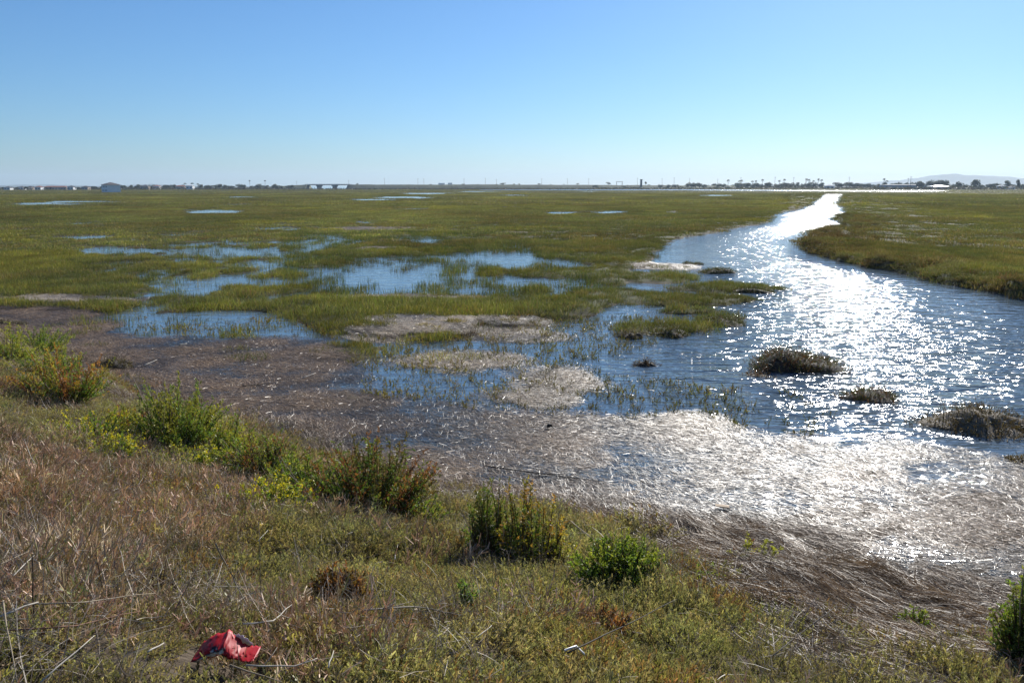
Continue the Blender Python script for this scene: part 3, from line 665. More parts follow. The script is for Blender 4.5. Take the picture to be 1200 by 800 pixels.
bush('flowering_weed', 105, 520, 90, 26, 'low weed with yellow blossom high on the left slope', 46, (BY, BG), (3, 3), BY, .5, 24, flowers=170, cat='flowering weed')
bush('flowering_weed', 134, 536, 44, 22, 'small yellow blossoming weed just below the larger flowering weed', 24, (BY, BG), (3, 2), BY, .5, 25, flowers=110, cat='flowering weed')
bush('flowering_weed', 318, 596, 78, 30, 'yellow flowered weed in front of the dark maroon topped bush', 44, (BY, BG), (3, 3), BY, .5, 26, flowers=200, cat='flowering weed')
bush('flowering_weed', 215, 545, 70, 20, 'light green weed with few yellow flowers under the tall feathery bush', 36, (BY, (.12, .2, .03)), (3, 3), BY, .5, 27, flowers=50, cat='flowering weed')
bush('flowering_weed', 650, 664, 40, 24, 'tiny yellow green weed at the right foot of the twin spikes', 18, (BY, BG), (3, 1), BY, .5, 28, flowers=40, cat='flowering weed')
bush('green_weed', 548, 722, 12, 44, 'single thin upright green weed standing alone in the middle of the scrub', 5, (BG,), (1,), BG, 1, 29, cat='weed')
bush('green_weed', 1072, 740, 30, 20, 'small green sprig growing through the straw near the right end of the heap', 10, (BG, BY), (1, 1), BY, .5, 30, cat='weed')
bush('green_weed', 826, 694, 34, 22, 'bright green weed in the dark hollow of the straw heap', 14, (BG, BY), (2, 2), (.2, .3, .04), .5, 31, cat='weed')
bush('green_weed', 885, 660, 44, 24, 'sparse yellow green weed on the straw hump by the glittering water', 14, (BY, BR), (2, 1), BY, .5, 32, cat='weed')
bush('rusty_weed', 712, 740, 60, 22, 'orange rust coloured weed below the round green bush', 18, (BR, (.22, .14, .08)), (2, 2), BR, .5, 33, cat='weed')
bush('rusty_weed', 398, 706, 44, 40, 'reddish brown upright weed in the middle of the foreground scrub', 30, (BR, (.13, .09, .03)), (2, 3), (.18, .09, .03), .8, 34, cat='weed')
bush('rusty_weed', 172, 700, 50, 34, 'dry grey brown weed among crossed stalks at the lower left', 22, ((.14, .11, .07), (.2, .16, .1)), (2, 1), (.22, .17, .1), .8, 35, cat='weed', dens=.45)

M_MUD = plain('dark_mud', (.045, .035, .025), .8, .5, 9, bump=.6)
M_STRAWSOIL = plain('straw_mound', (.15, .12, .085), .8, .5, 18, bump=.8)
def tussock(px, py, wpx, hpx, label, cols, wts, seed, name='marsh_tussock', depth=.8, group=None, density=1.0, soil=None, hmul=1.0):
    g = np.random.default_rng(seed); p = at(px, py); m = px_m(p); W = wpx*m*.45; Dp = W*depth; Hh = max(hpx*m*.58, .05)
    p.z = max(p.z, 0)-.03; root = ob(name, None, loc=p, label=label, cat='tussock' if name == 'marsh_tussock' else 'mound', group=group)
    n = 30; V = []; F = []
    for a in range(n):
        for b in range(9):
            q = 2*math.pi*a/n; r = b/8; x = math.cos(q)*r*W; y = math.sin(q)*r*Dp
            wv_ = float(fbm(np.array([x/W*1.6+seed]), np.array([y/W*1.6]), seed, 3)[0])
            rr_ = 1+.22*math.sin(3*q+seed)*r+.10*wv_; V.append((x*rr_, y*rr_, Hh*.62*(1-r**2.2)*(1+.9*wv_)-(.04 if b == 8 else 0)))
    for a in range(n):
        for b in range(8): F.append((a*9+b, a*9+b+1, ((a+1) % n)*9+b+1, ((a+1) % n)*9+b))
    V = np.array(V); me = mesh_np('mound', V, np.array(F), soil or M_MUD, smooth=True); ob('mound', me, root)
    k = int(3.14*W*Dp*520*density)+60; q = g.uniform(0, 2*math.pi, k); r = np.sqrt(g.uniform(0, 1, k))
    rr_ = 1+.22*np.sin(3*q+seed)*r+.10*np.sin(7*q+seed*2)*r+(g.uniform(size=k) < .12)*g.uniform(0, .35, k)
    wv2 = fbm(np.cos(q)*r*1.6+seed, np.sin(q)*r*Dp/W*1.6, seed, 3); rr_ = rr_+.1*wv2
    P = np.stack([np.cos(q)*r*W*rr_, np.sin(q)*r*Dp*rr_, Hh*.60*(1-r**2.2)*(1+.9*wv2)], -1)
    D = unit(np.stack([np.cos(q)*r*.8, np.sin(q)*r*.8, np.full(k, .8)], -1)+g.normal(size=(k, 3))*.45)
    L = Hh*g.uniform(.15, .8, k)*hmul*(1.2-.5*r)+.03; c = np.array(cols)[g.choice(len(cols), k, p=np.array(wts)/sum(wts))]*g.uniform(.6, 1.4, (k, 1))
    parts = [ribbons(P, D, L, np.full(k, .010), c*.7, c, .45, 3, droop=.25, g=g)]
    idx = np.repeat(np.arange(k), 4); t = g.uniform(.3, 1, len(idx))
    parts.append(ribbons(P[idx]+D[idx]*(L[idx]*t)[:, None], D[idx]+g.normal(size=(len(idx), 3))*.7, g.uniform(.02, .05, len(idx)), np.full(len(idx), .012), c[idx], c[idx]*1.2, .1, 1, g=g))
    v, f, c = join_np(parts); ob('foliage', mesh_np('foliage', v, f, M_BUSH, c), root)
    return root
TG = [(.06, .07, .022), (.09, .085, .03), (.11, .055, .03), (.04, .032, .022)]
tussock(932, 429, 104, 32, 'largest reddish green tussock standing alone in the channel', TG, [3, 2, 4, 2], 41, depth=.9)
tussock(890, 440, 40, 8, 'thin straggling brown tussock trailing left under the largest one', [(.13, .07, .04), (.07, .05, .03)], [3, 2], 42, density=.35)
tussock(1019, 467, 66, 20, 'small oval tussock between the largest one and the drift covered mound', TG, [2, 2, 4, 2], 43)
tussock(1148, 502, 122, 34, 'drift covered brown mound in the water by the right edge', [(.10, .07, .04), (.06, .05, .022), (.12, .09, .055)], [3, 2, 1], 44, depth=.7, density=.8, soil=M_STRAWSOIL, hmul=.7)
tussock(1200, 541, 36, 10, 'little brown tussock cut off by the right edge near the glittering drift', [(.14, .10, .06), (.08, .06, .03)], [2, 2], 45)
tussock(838, 320, 44, 11, 'rear small green tussock left of the channel bend', TG, [5, 3, 1, 1], 46)
tussock(812, 310, 26, 7, 'tiny green tussock nearest the pale straw strip by the channel bend', TG, [5, 3, 1, 1], 47)
tussock(882, 341, 50, 9, 'flat grassy tussock reaching farthest right into the channel', TG, [6, 3, 1, 1], 48)
tussock(846, 379, 62, 12, 'long grassy tussock with its tip towards the channel glitter', TG, [6, 3, 1, 1], 49)
tussock(788, 393, 48, 17, 'rounded olive tussock left of the long grassy one', TG, [5, 3, 1, 2], 50)
tussock(738, 396, 34, 22, 'dark ragged brown tussock in the open shallow water', [(.08, .065, .05), (.12, .09, .05), (.05, .05, .03)], [4, 2, 2], 51, density=.6)
tussock(548, 394, 34, 10, 'small nearly black clump of mud on the pale straw raft', [(.06, .04, .03), (.1, .07, .04)], [3, 1], 52)
tussock(756, 428, 30, 14, 'sparse dark sprig clump in the shallow water above the drift', [(.08, .055, .045), (.12, .09, .06)], [3, 1], 53, density=.5)
tussock(128, 430, 56, 18, 'dark hollow sided mound beside the straw drift at the left', [(.07, .06, .03), (.05, .04, .025), (.15, .12, .08)], [3, 3, 2], 54, name='earth_mound', depth=.5)
tussock(14, 380, 34, 9, 'dark low mound at the far left end of the straw drift', [(.06, .05, .03), (.12, .1, .07)], [3, 2], 55, name='earth_mound', depth=.5)

# ---------------------------------------------------------------- sticks and stalks one can pick out
BLE, GRY, DKB, RED_, TANS = (.55, .50, .42), (.26, .23, .19), (.06, .048, .038), (.26, .14, .09), (.36, .29, .20)
def stick(name, pts, rad, c, label, lift=.05, cat='stick', forks=0, seed=0, lifts=None):
    g = random.Random(seed); W = []
    for k, (a, b) in enumerate(pts):
        l = lifts[k] if lifts else lift
        q = at(a, b, l); q.z += l; W.append(q)
    rad = rad*.5; c = tuple(v*.72 for v in c)
    o0 = W[0].copy(); pp = []
    for k in range(len(W)-1):
        for t in (0, .33, .66): pp.append(W[k].lerp(W[k+1], t)-o0+Vector((g.uniform(-1, 1), g.uniform(-1, 1), g.uniform(-1, 1)))*rad*.9)
    pp.append(W[-1]-o0); gm = Geo(); n = len(pp)
    gm.tube(pp, [rad*(1-.55*i/(n-1)) for i in range(n)], 6, 0, c)
    for k in range(forks):
        i = g.randrange(1, n-1); L = (pp[-1]-pp[0]).length*g.uniform(.12, .3)
        d = ((pp[i+1]-pp[i]).normalized()+Vector((g.uniform(-.8, .8), g.uniform(-.8, .8), g.uniform(.0, .8)))).normalized()
        gm.tube([pp[i], pp[i]+d*L*.5, pp[i]+d*L+Vector((0, 0, .01))], [rad*.5, rad*.4, rad*.2], 5, 0, c)
    return ob(name, gm.mesh(name, M_TWIG, True), loc=o0, label=label, cat=cat)
stick('dry_stalk', [(27, 709), (100, 705), (182, 695)], .006, TANS, 'long tan stalk lying level across the lower left scrub', .12, 'stalk')
stick('dry_stalk', [(9, 744), (90, 737), (165, 717)], .0055, RED_, 'long reddish stalk lying below the level tan one', .10, 'stalk')
stick('dry_stalk', [(46, 800), (111, 751)], .006, BLE, 'pale straight stalk slanting up from the bottom edge at the left', .14, 'stalk')
stick('dry_stalk', [(3, 708), (20, 800)], .0055, TANS, 'steep stalk running down the bottom left corner', .2, 'stalk')
stick('dry_stalk', [(252, 637), (270, 672), (293, 718)], .007, GRY, 'grey leaning stalk above the red wrapper', .2, 'stalk', lifts=[.35, .2, .05])
stick('dry_stalk', [(144, 667), (190, 702)], .006, TANS, 'short tan stalk slanting down right of the brown weeds', .12, 'stalk')
stick('dry_stalk', [(0, 727), (45, 706)], .009, BLE, 'thick bleached stalk at the left edge above the corner', .12, 'stalk', 2, 5)
stick('dry_stalk', [(15, 675), (50, 640), (82, 620)], .005, BLE, 'pale stalk rising over the brown weeds at the left', .15, 'stalk', 2, 6)
stick('dry_stalk', [(0, 662), (60, 634)], .005, TANS, 'tan stalk crossing the left edge beside the pale rising one', .15, 'stalk')
stick('dry_stalk', [(39, 722), (38, 652)], .006, DKB, 'dark upright stalk near the left edge', .1, 'stalk', lifts=[.03, .35])
stick('dry_stalk', [(306, 712), (303, 612)], .005, DKB, 'tall thin dark stalk standing above the red wrapper', .1, 'stalk', lifts=[.03, .45])
stick('dry_stalk', [(122, 700), (112, 650)], .005, DKB, 'thin dark upright stalk among the brown weeds', .1, 'stalk', lifts=[.03, .3])
stick('dry_stalk', [(282, 796), (277, 752)], .004, GRY, 'thin grey stalk standing right before the red wrapper', .1, 'stalk', lifts=[.03, .16])
stick('dry_stalk', [(172, 763), (192, 755)], .007, BLE, 'short bleached piece of stalk left of the red wrapper', .1, 'stalk')
stick('dry_branch', [(425, 714), (485, 712), (542, 721)], .008, GRY, 'crooked grey branch lying in the middle of the foreground', .12, 'branch', 4, 9)
stick('dry_stalk', [(250, 687), (308, 687)], .005, GRY, 'level grey stalk above the crooked bow shaped stem', .14, 'stalk')
stick('dry_stalk', [(285, 731), (320, 729), (342, 710)], .0065, BLE, 'bow shaped pale stem just above the red wrapper', .13, 'stalk', 1, 3)
stick('dry_stalk', [(384, 787), (391, 768)], .006, BLE, 'short pale upright stub right of the red wrapper', .12, 'stalk')
stick('dry_stalk', [(288, 779), (345, 781), (372, 776)], .006, BLE, 'pale forked stem at the bottom, right of the red wrapper', .1, 'stalk', 2, 8)
stick('dry_stalk', [(270, 784), (330, 799)], .006, TANS, 'tan stem running to the bottom edge below the red wrapper', .1, 'stalk', 1, 8)
stick('dry_stalk', [(560, 746), (576, 734)], .006, BLE, 'short white stalk in the middle of the bottom scrub', .13, 'stalk')
stick('dry_branch', [(665, 764), (730, 736), (792, 704)], .007, DKB, 'long dark twig slanting up below the round green bush', .2, 'twig', 2, 4)
stick('dry_branch', [(905, 770), (945, 738), (980, 710)], .007, DKB, 'dark twig slanting over the straw heap at the right', .15, 'twig', 1, 5)
stick('dry_stalk', [(960, 772), (1033, 783)], .008, GRY, 'grey stalk lying at the lower edge of the straw heap', .08, 'stalk')
stick('dry_stalk', [(446, 627), (458, 613)], .008, BLE, 'short cream stalk below the widest rusty bush', .12, 'stalk')
stick('dry_stalk', [(462, 655), (466, 638)], .007, BLE, 'cream upright splinter below the small bright green bush', .12, 'stalk')
stick('dry_stalk', [(474, 642), (508, 650)], .006, TANS, 'tan stalk lying in front of the slim cone shaped bush', .1, 'stalk')
stick('dry_stalk', [(302, 636), (314, 622)], .006, BLE, 'pale short stalk below the yellow flowered weed', .12, 'stalk')
stick('dry_stalk', [(90, 610), (100, 594)], .006, TANS, 'tan splinter sticking up from the brown weeds on the slope', .14, 'stalk')
stick('dry_stalk', [(28, 514), (36, 535), (42, 546)], .007, BLE, 'white crooked stalk near the left edge below the flowering weed', .18, 'stalk', 2, 2)
stick('dry_stalk', [(254, 536), (259, 560)], .009, TANS, 'tan broken stalk standing beside the smaller olive bush', .2, 'stalk', lifts=[.3, .02])
stick('driftwood_branch', [(566, 546), (635, 556), (712, 566)], .018, DKB, 'long dark driftwood branch lying on the straw flat', .03, 'driftwood', 3, 6)
stick('driftwood_branch', [(168, 428), (184, 421)], .02, BLE, 'slim bleached stick on the straw flat right of the dark mound', .03, 'driftwood')
stick('driftwood_branch', [(209, 404), (219, 402)], .035, BLE, 'stubby bleached stick at the edge of the left blue pool', .04, 'driftwood')
stick('driftwood_branch', [(354, 443), (370, 437)], .022, BLE, 'bleached stick lying before the middle pool', .03, 'driftwood')
stick('driftwood_branch', [(284, 452), (330, 447)], .018, DKB, 'thin dark stick in the straw flat left of the bleached one', .03, 'driftwood', 1, 3)
stick('driftwood_branch', [(640, 584), (700, 596)], .012, DKB, 'short dark stick below the long driftwood branch', .03, 'driftwood', 1, 7)
stick('driftwood_branch', [(668, 612), (700, 636), (735, 664)], .011, TANS, 'tan reed cane slanting down to the round green bush', .06, 'reed cane')
stick('driftwood_branch', [(676, 618), (690, 630), (722, 655)], .009, GRY, 'grey reed cane beside the tan one near the round green bush', .08, 'reed cane')
gm = Geo(); gm.box(-.085, .085, -.03, .03, 0, .012, 0, (.42, .31, .2)); o_ = ob('wood_plank', gm.mesh('wood_plank', M_TWIG), loc=at(846, 597)+Vector((0, 0, .04)), label='small tan piece of plank lying on the glittering straw', cat='plank'); o_.rotation_euler = (.1, .05, -.2)
p0 = at(644, 503); gm = Geo(); gm.tube([(-.04, 0, 0), (-.02, 0, .03), (.02, 0, .04), (.05, 0, .0)], [.02, .035, .03, .012], 7, 0, (.03, .025, .02)); ob('driftwood_knot', gm.mesh('driftwood_knot', M_TWIG, True), loc=p0+Vector((0, 0, .03)), label='small black knot of wood on the straw below the pale raft', cat='driftwood')
# bent strip of white plastic
M_WHITE = plain('white_plastic', (.75, .75, .73), .4, .05, 4, spec=.5)
pts = [at(661, 762, .12)+Vector((0, 0, .12)), at(675, 763, .12)+Vector((0, 0, .13)), at(685, 767, .12)+Vector((0, 0, .12)), at(686, 779, .1)+Vector((0, 0, .08))]; o0 = pts[0].copy()
V = []; F = []
for q in pts: q = q-o0; V += [q+Vector((0, 0, .003)), q+Vector((0, -.005, -.004)), q+Vector((0, -.004, -.006)), q+Vector((0, .001, 0))]
for k in range(3):
    for e in range(4): F.append((4*k+e, 4*k+(e+1) % 4, 4*k+4+(e+1) % 4, 4*k+4+e))
ob('plastic_strip', mesh_np('plastic_strip', np.array([tuple(v) for v in V]), np.array(F), M_WHITE), loc=o0, label='bent strip of white plastic lying in the scrub below the round green bush', cat='plastic strip')

# ---------------------------------------------------------------- crumpled red wrapper
def wrapper():
    m_red, nt, out = mat('red_wrapper'); L = nt.links
    b = N(nt, 'BsdfPrincipled'); L.new(b.outputs[0], out.inputs[0]); b.inputs['Roughness'].default_value = .45; b.inputs['Specular IOR Level'].default_value = .35
    a = N(nt, 'Attribute'); a.attribute_name = 'tone'; L.new(a.outputs['Color'], b.inputs['Base Color'])
    tr = N(nt, 'BsdfTranslucent'); L.new(a.outputs['Color'], tr.inputs[0]); ms = N(nt, 'MixShader'); ms.inputs[0].default_value = .10
    L.new(b.outputs[0], ms.inputs[1]); L.new(tr.outputs[0], ms.inputs[2]); L.new(ms.outputs[0], out.inputs[0])
    p = at(266, 786); m = px_m(p)*.80
    root = ob('crisp_wrapper', None, loc=p, label='crumpled glossy red snack wrapper with black and cream print lying in the scrub', cat='wrapper')
    # outline in photograph pixels relative to (268,768): upper rim and lower rim of the arched sheet
    top = [(-34, 6), (-28, -4), (-17, -14), (-8, -20), (0, -20), (5, -25), (9, -21), (16, -11), (22, -3), (28, 1), (36, 3.5), (45, 4.2)]
    bot = [(-34, 8), (-25, 9), (-14, 4), (-5, 1), (2, -3), (8, 0), (14, 3), (20, 5), (26, 6.5), (33, 7), (40, 6.3), (45, 4.8)]
    nU, nV = 56, 16; V = np.zeros((nU, nV, 3)); C = np.zeros((nU, nV, 3)); g = np.random.default_rng(5)
    for i_ in range(nU):
        t = i_/(nU-1)*(len(top)-1); k = min(int(t), len(top)-2); fr = t-k
        tx, ty = [top[k][q]*(1-fr)+top[k+1][q]*fr for q in (0, 1)]; bx, by = [bot[k][q]*(1-fr)+bot[k+1][q]*fr for q in (0, 1)]
        for j_ in range(nV):
            s_ = j_/(nV-1); X_ = (tx*(1-s_)+bx*s_)*m; Z_ = -(ty*(1-s_)+by*s_)*m*1.15
            cr = float(fbm(np.array([i_/7.+s_*2]), np.array([s_*3-i_/11.]), 8, 3)[0]); hf = float(fbm(np.array([i_/3.1-s_*5]), np.array([s_*7+i_/9.]), 18, 3)[0]); rid = cr*.007-.011*abs(hf)+.008*(abs((s_*4+i_*.21) % 1-.5)-.25); Z_ += .5*m*hf
            V[i_, j_] = (X_, -.05*math.sin(s_*2.4)-.03+rid+.04*(1-s_), Z_*.68+.085)
            u_, v_ = i_/(nU-1), s_; c = (.40, .008, .012)
            # print on the sheet: black swoosh lettering shapes over a cream strip
            e = v_-(.86-.55*u_*1.0)
            if .03 < u_ < .46 and .02 < e+.12 < .30 and v_ < .98: c = (.62, .50, .36)
            if .03 < u_ < .50 and (-.14 < e < -.06+.04*math.sin(u_*40) or (.24 < u_ < .36 and -.34 < e < -.22) or (.25 < u_ < .30 and -.34 < e < -.1)): c = (.015, .015, .018)
            if .22 < u_ < .33 and -.22 < e < -.17: c = (.55, .5, .48)
            if .40 < u_ < .52 and v_ > .82: c = (.02, .02, .02)
            C[i_, j_] = c
    ii, jj = np.meshgrid(np.arange(nU-1), np.arange(nV-1), indexing='ij'); F = np.stack([ii*nV+jj, (ii+1)*nV+jj, (ii+1)*nV+jj+1, ii*nV+jj+1], -1).reshape(-1, 4)
    me = mesh_np('printed_sheet', V.reshape(-1, 3), F, m_red, C.reshape(-1, 3), True); s1 = ob('printed_sheet', me, root)
    # back sheet, and the silvery inside that shows at the right
    V2 = V.copy(); V2[..., 1] += np.linspace(.0, .04, nV)[None]; V2[..., 2] -= np.linspace(.002, .010, nV)[None]; V2[..., 2] = np.maximum(V2[..., 2], -.02)
    ob('back_sheet', mesh_np('back_sheet', V2.reshape(-1, 3), F[:, ::-1], m_red, np.tile((.34, .008, .012), (nU*nV, 1)), True), root)
    ms_ = plain('silver_film', (.80, .82, .86), .35, .1, 30, metal=.0, spec=.6)
    P = []
    for k in range(14):
        t = k/13; x = (10+24*t)*m; z = -(-19+16*t-6.5*math.sin(t*3.14))*m*.78+.08
        for q in range(4): P.append((x, .005+.012*q, z-.022*q+.004*math.sin(k*2.1+q)))
    Fs = [(k*4+q, k*4+q+1, k*4+5+q, k*4+4+q) for k in range(13) for q in range(3)]
    me = mesh_np('silver_lining', np.array(P), np.array(Fs), ms_, smooth=True); ob('silver_lining', me, root)
    for o in root.children:
        md = o.modifiers.new('thickness', 'SOLIDIFY'); md.thickness = .0006
wrapper()

# ================================================================ the far shore
def far(u, D, z=None):
    return Vector(((u-600)/959.5*D, D, .2 if z is None else z))
def zpx(y, D): return CAM_H+(217.5-y)*D/959.5
M_EARTH = plain('embankment_grass', (.075, .085, .04), .9, .4, .05)
M_CONC = plain('concrete', (.34, .33, .31), .85, .15, .3)
M_DARKC = plain('dark_concrete', (.16, .16, .16), .85, .2, .3)
M_WALL = plain('pale_wall', (.80, .80, .77), .8, .06, .4)
M_GREYW = plain('blue_grey_wall', (.30, .34, .38), .8, .08, .4)
M_TANW = plain('tan_wall', (.42, .34, .27), .8, .1, .4)
M_REDR = plain('terracotta_roof', (.34, .13, .08), .8, .15, 1)
M_DARKR = plain('dark_roof', (.11, .10, .10), .8, .15, 1)
M_METR = plain('bright_metal_roof', (.82, .82, .80), .22, .04, .5, metal=.4, spec=.8)
M_GLASS = plain('window_glass', (.05, .07, .09), .12, .1, 1, spec=.6)
M_POLE = plain('weathered_pole', (.14, .12, .10), .8, .2, 2)
M_TRUNK = plain('tree_bark', (.12, .09, .065), .9, .25, 1)
M_CROWN = leafy('far_foliage', .25, .6, .2, tinted=False)
M_HILL = plain('hill_scrub', (.10, .11, .06), .9, .35, .004)

# embankment carrying the road
def embank(name, u0, u1, D, ztop, w0, w1, label):
    n = 40; V = []; F = []
    for k in range(n+1):
        u = u0+(u1-u0)*k/n; zt = ztop(u) if callable(ztop) else ztop; zt += .25*float(fbm(np.array([u*.11]), np.array([0.]), 5, 3)[0])
        a = (u-600)/959.5
        for d_, z_ in ((-w1, -.4), (-w0, zt), (w0, zt), (w1, -.4)): V.append((a*D, D+d_, z_))
    for k in range(n):
        for e in range(3): F.append((4*k+e, 4*k+4+e, 4*k+5+e, 4*k+1+e))
    F.append((0, 1, 2, 3)); F.append((4*n+3, 4*n+2, 4*n+1, 4*n))
    me = mesh_np(name, np.array(V), np.array(F), M_EARTH); return ob(name, me, label=label, kind='structure')
embank('road_embankment', 300, 362, 1000, lambda u: 2.0+3.6*(u-300)/62, 7, 18, 'grassy road embankment left of the bridge')
embank('road_embankment', 409, 860, 1000, lambda u: 5.4-1.6*max(0, (u-560)/300), 7, 18, 'long grassy road embankment right of the bridge')
br = ob('road_bridge', None, loc=far(385, 1000, 0), label='low grey road bridge with two dark piers on the horizon', cat='bridge')
gm = Geo(); gm.box(-27, 27, -6, 6, 4.6, 5.7); ob('bridge_deck', gm.mesh('bridge_deck', M_DARKC), br)
for x_ in (-11, 8):
    gm = Geo(); gm.box(-2.0, 2.0, -5, 5, -.8, 3.7); gm.box(-3.1, 3.1, -5.5, 5.5, 3.7, 4.597); ob('bridge_pier', gm.mesh('bridge_pier', M_DARKC), br)
    br.children[-1].location.x = x_
for y_ in (-5.9, 5.9):
    gm = Geo(); gm.box(-27, 27, -.08, .08, 6.3, 6.42)
    for q in range(19): gm.box(-27+3*q-.08, -27+3*q+.08, -.07, .07, 5.7, 6.3)
    o_ = ob('bridge_railing', gm.mesh('bridge_railing', M_DARKC), br); o_.location.y = y_

# buildings
def house(u, D, w_, d_, h_, rh, wall, roof, label, name='far_house', win=(4, 1), hip=True, rot=0, cat='house', wsz=(.9, 1.1)):
    root = ob(name, None, loc=far(u, D, .15), label=label, cat=cat); root.rotation_euler.z = rot
    gm = Geo(); gm.box(-w_/2, w_/2, -d_/2, d_/2, 0, h_); ob('wall', gm.mesh('wall', wall), root)
    gm = Geo(); e = .5
    if rh > .3:
        r = min(d_/2, w_/2*.9) if hip else 0
        gm.add([(-w_/2-e, -d_/2-e, h_+.01), (w_/2+e, -d_/2-e, h_+.01), (w_/2+e, d_/2+e, h_+.01), (-w_/2-e, d_/2+e, h_+.01), (-w_/2+r, 0, h_+rh), (w_/2-r, 0, h_+rh)],
               [(0, 1, 5, 4), (1, 2, 5), (2, 3, 4, 5), (3, 0, 4), (3, 2, 1, 0)])
    else: gm.box(-w_/2-.2, w_/2+.2, -d_/2-.2, d_/2+.2, h_+.01, h_+rh+.1)
    ob('roof', gm.mesh('roof', roof), root)
    for a in range(win[0]):
        for b in range(win[1]):
            x = -w_/2+(a+.5)*w_/win[0]; z = (b+.5)*h_/win[1]
            gm = Geo(); gm.box(x-wsz[0]-.12, x+wsz[0]+.12, -.08, .05, z-wsz[1]/2-.12, z+wsz[1]/2+.12); fr = ob('window', gm.mesh('window', M_WALL if wall != M_WALL else M_GREYW), root); fr.location.y = -d_/2
            gm = Geo(); gm.box(x-wsz[0], x+wsz[0], -.12, -.082, z-wsz[1]/2, z+wsz[1]/2); ob('pane', gm.mesh('pane', M_GLASS), fr)
    return root
house(130, 520, 9.5, 8, 4.6, 1.6, M_WALL, M_DARKR, 'two storey pale house with hipped roof standing alone at the left', win=(4, 2), rot=-.75, wsz=(.32, .7))
hs = [(10, 820, 6, 2.6, M_WALL, M_DARKR, 'small white house nearest the left edge of the horizon'), (26, 830, 5, 2.8, M_WALL, M_DARKR, 'small pale house second from the left edge'),
      (36, 840, 5, 3, M_TANW, M_DARKR, 'small tan house left of the long terracotta roof'), (46, 830, 6, 3, M_WALL, M_REDR, 'white house touching the long terracotta roof'),
      (66, 850, 24, 2.9, M_TANW, M_REDR, 'long low building with a terracotta roof'), (84, 830, 6, 3.2, M_WALL, M_DARKR, 'white house at the right end of the terracotta roof'), (101, 830, 6, 3, M_TANW, M_DARKR, 'tan house between the terracotta roof and the two storey house'),
      (170, 880, 9, 3.6, M_TANW, M_DARKR, 'tan house hidden in trees right of the two storey house'), (184, 890, 7, 3.8, M_WALL, M_REDR, 'pale house with a red roof left of the white gabled one'),
      (212, 890, 10, 3.6, M_TANW, M_REDR, 'tan house with a red roof among the left trees'), (223, 860, 7, 4.2, M_WALL, M_WALL, 'bright white gabled house between palms'),
      (972, 880, 9, 5.0, M_WALL, M_METR, 'low building with a bright roof left of the long warehouse')]
hs[-1] = (972, 880, 9, 3.2, M_WALL, M_CONC, hs[-1][-1])
for u_, D_, w_, h_, wl, rf, lb in hs: house(u_, D_, w_, 6, h_, 1.1, wl, rf, lb, win=(2 if w_ < 12 else 8, 1))
house(1058, 760, 38, 12, 4.0, .5, M_GREYW, M_CONC, 'long low grey warehouse with a pale flat roof under the hill', 'warehouse', (12, 1), cat='warehouse')
house(1100, 740, 15, 8, 2.8, .9, M_GREYW, M_METR, 'shed whose metal roof shines white in the sun', 'shed', (4, 1), True, cat='shed')
house(1174, 740, 7, 5, 3.0, 1, M_WALL, M_GREYW, 'small pale blue roofed hut near the right edge', 'hut', (2, 1), cat='hut')
house(1186, 700, 4, 4, 2.4, .9, M_WALL, M_DARKR, 'tiny white hut beside the pale blue one', 'hut', (1, 1), cat='hut')

# poles
pole_g = Geo(); pole_g.tube([(0, 0, 0), (0, 0, 11)], [.17, .11], 6); POLE_M = pole_g.mesh('utility_pole', M_POLE)
arm_g = Geo(); arm_g.box(-1.1, 1.1, -.07, .07, 10.0, 10.16); ARM_M = arm_g.mesh('crossarm', M_POLE)
first = None
for k, (u_, D_, s_) in enumerate([(348, 1000, .9), (409, 1000, 1.0), (451, 1010, 1.05), (490, 1010, 1.0), (497, 1010, 1.0), (544, 1010, 1.0), (569, 1010, 1.05), (582, 1010, .9), (635, 1010, 1.0), (665, 1010, 1.0), (690, 1010, 1.0), (747, 1010, 1.05), (776, 1010, 1.0),
                                  (790, 1010, 1.1), (808, 1010, 1.0), (841, 960, 1.05), (868, 940, 1.2), (908, 940, 1.25), (930, 940, 1.2), (944, 940, 1.1), (995, 900, 1.2), (1064, 800, 1.0), (1067, 700, 1.05)]):
    if first is None:
        first = o_ = ob('utility_pole', POLE_M); ob('crossarm', ARM_M, o_)
    else: o_ = copy_tree(first)
    base = {True: 4.0, False: .1}[409 < u_ < 830]
    o_.location = far(u_, D_, base); o_.scale = (1, 1, s_*(.8 if base > 1 else 1)); tag(o_, 'thin utility pole rising above the far shore', 'utility pole', 'utility poles along the horizon')
for k, (u_, lb) in enumerate([(293, 'left of two poles with a dark nesting box above the left trees'), (311, 'right of two poles with a dark nesting box above the left trees')]):
    r_ = ob('nest_pole', None, loc=far(u_, 820, .1), label=lb, cat='pole'); gm = Geo(); gm.tube([(0, 0, 0), (0, 0, 8.4)], .12, 6); ob('post', gm.mesh('post', M_POLE), r_)
    gm = Geo(); gm.box(-.7, .7, -.6, .6, 8.4, 8.6); gm.tube([(0, 0, 8.6), (0, 0, 9.0), (0, 0, 9.5)], [.8, .9, .3], 8); ob('nest_box', gm.mesh('nest_box', M_DARKC), r_)
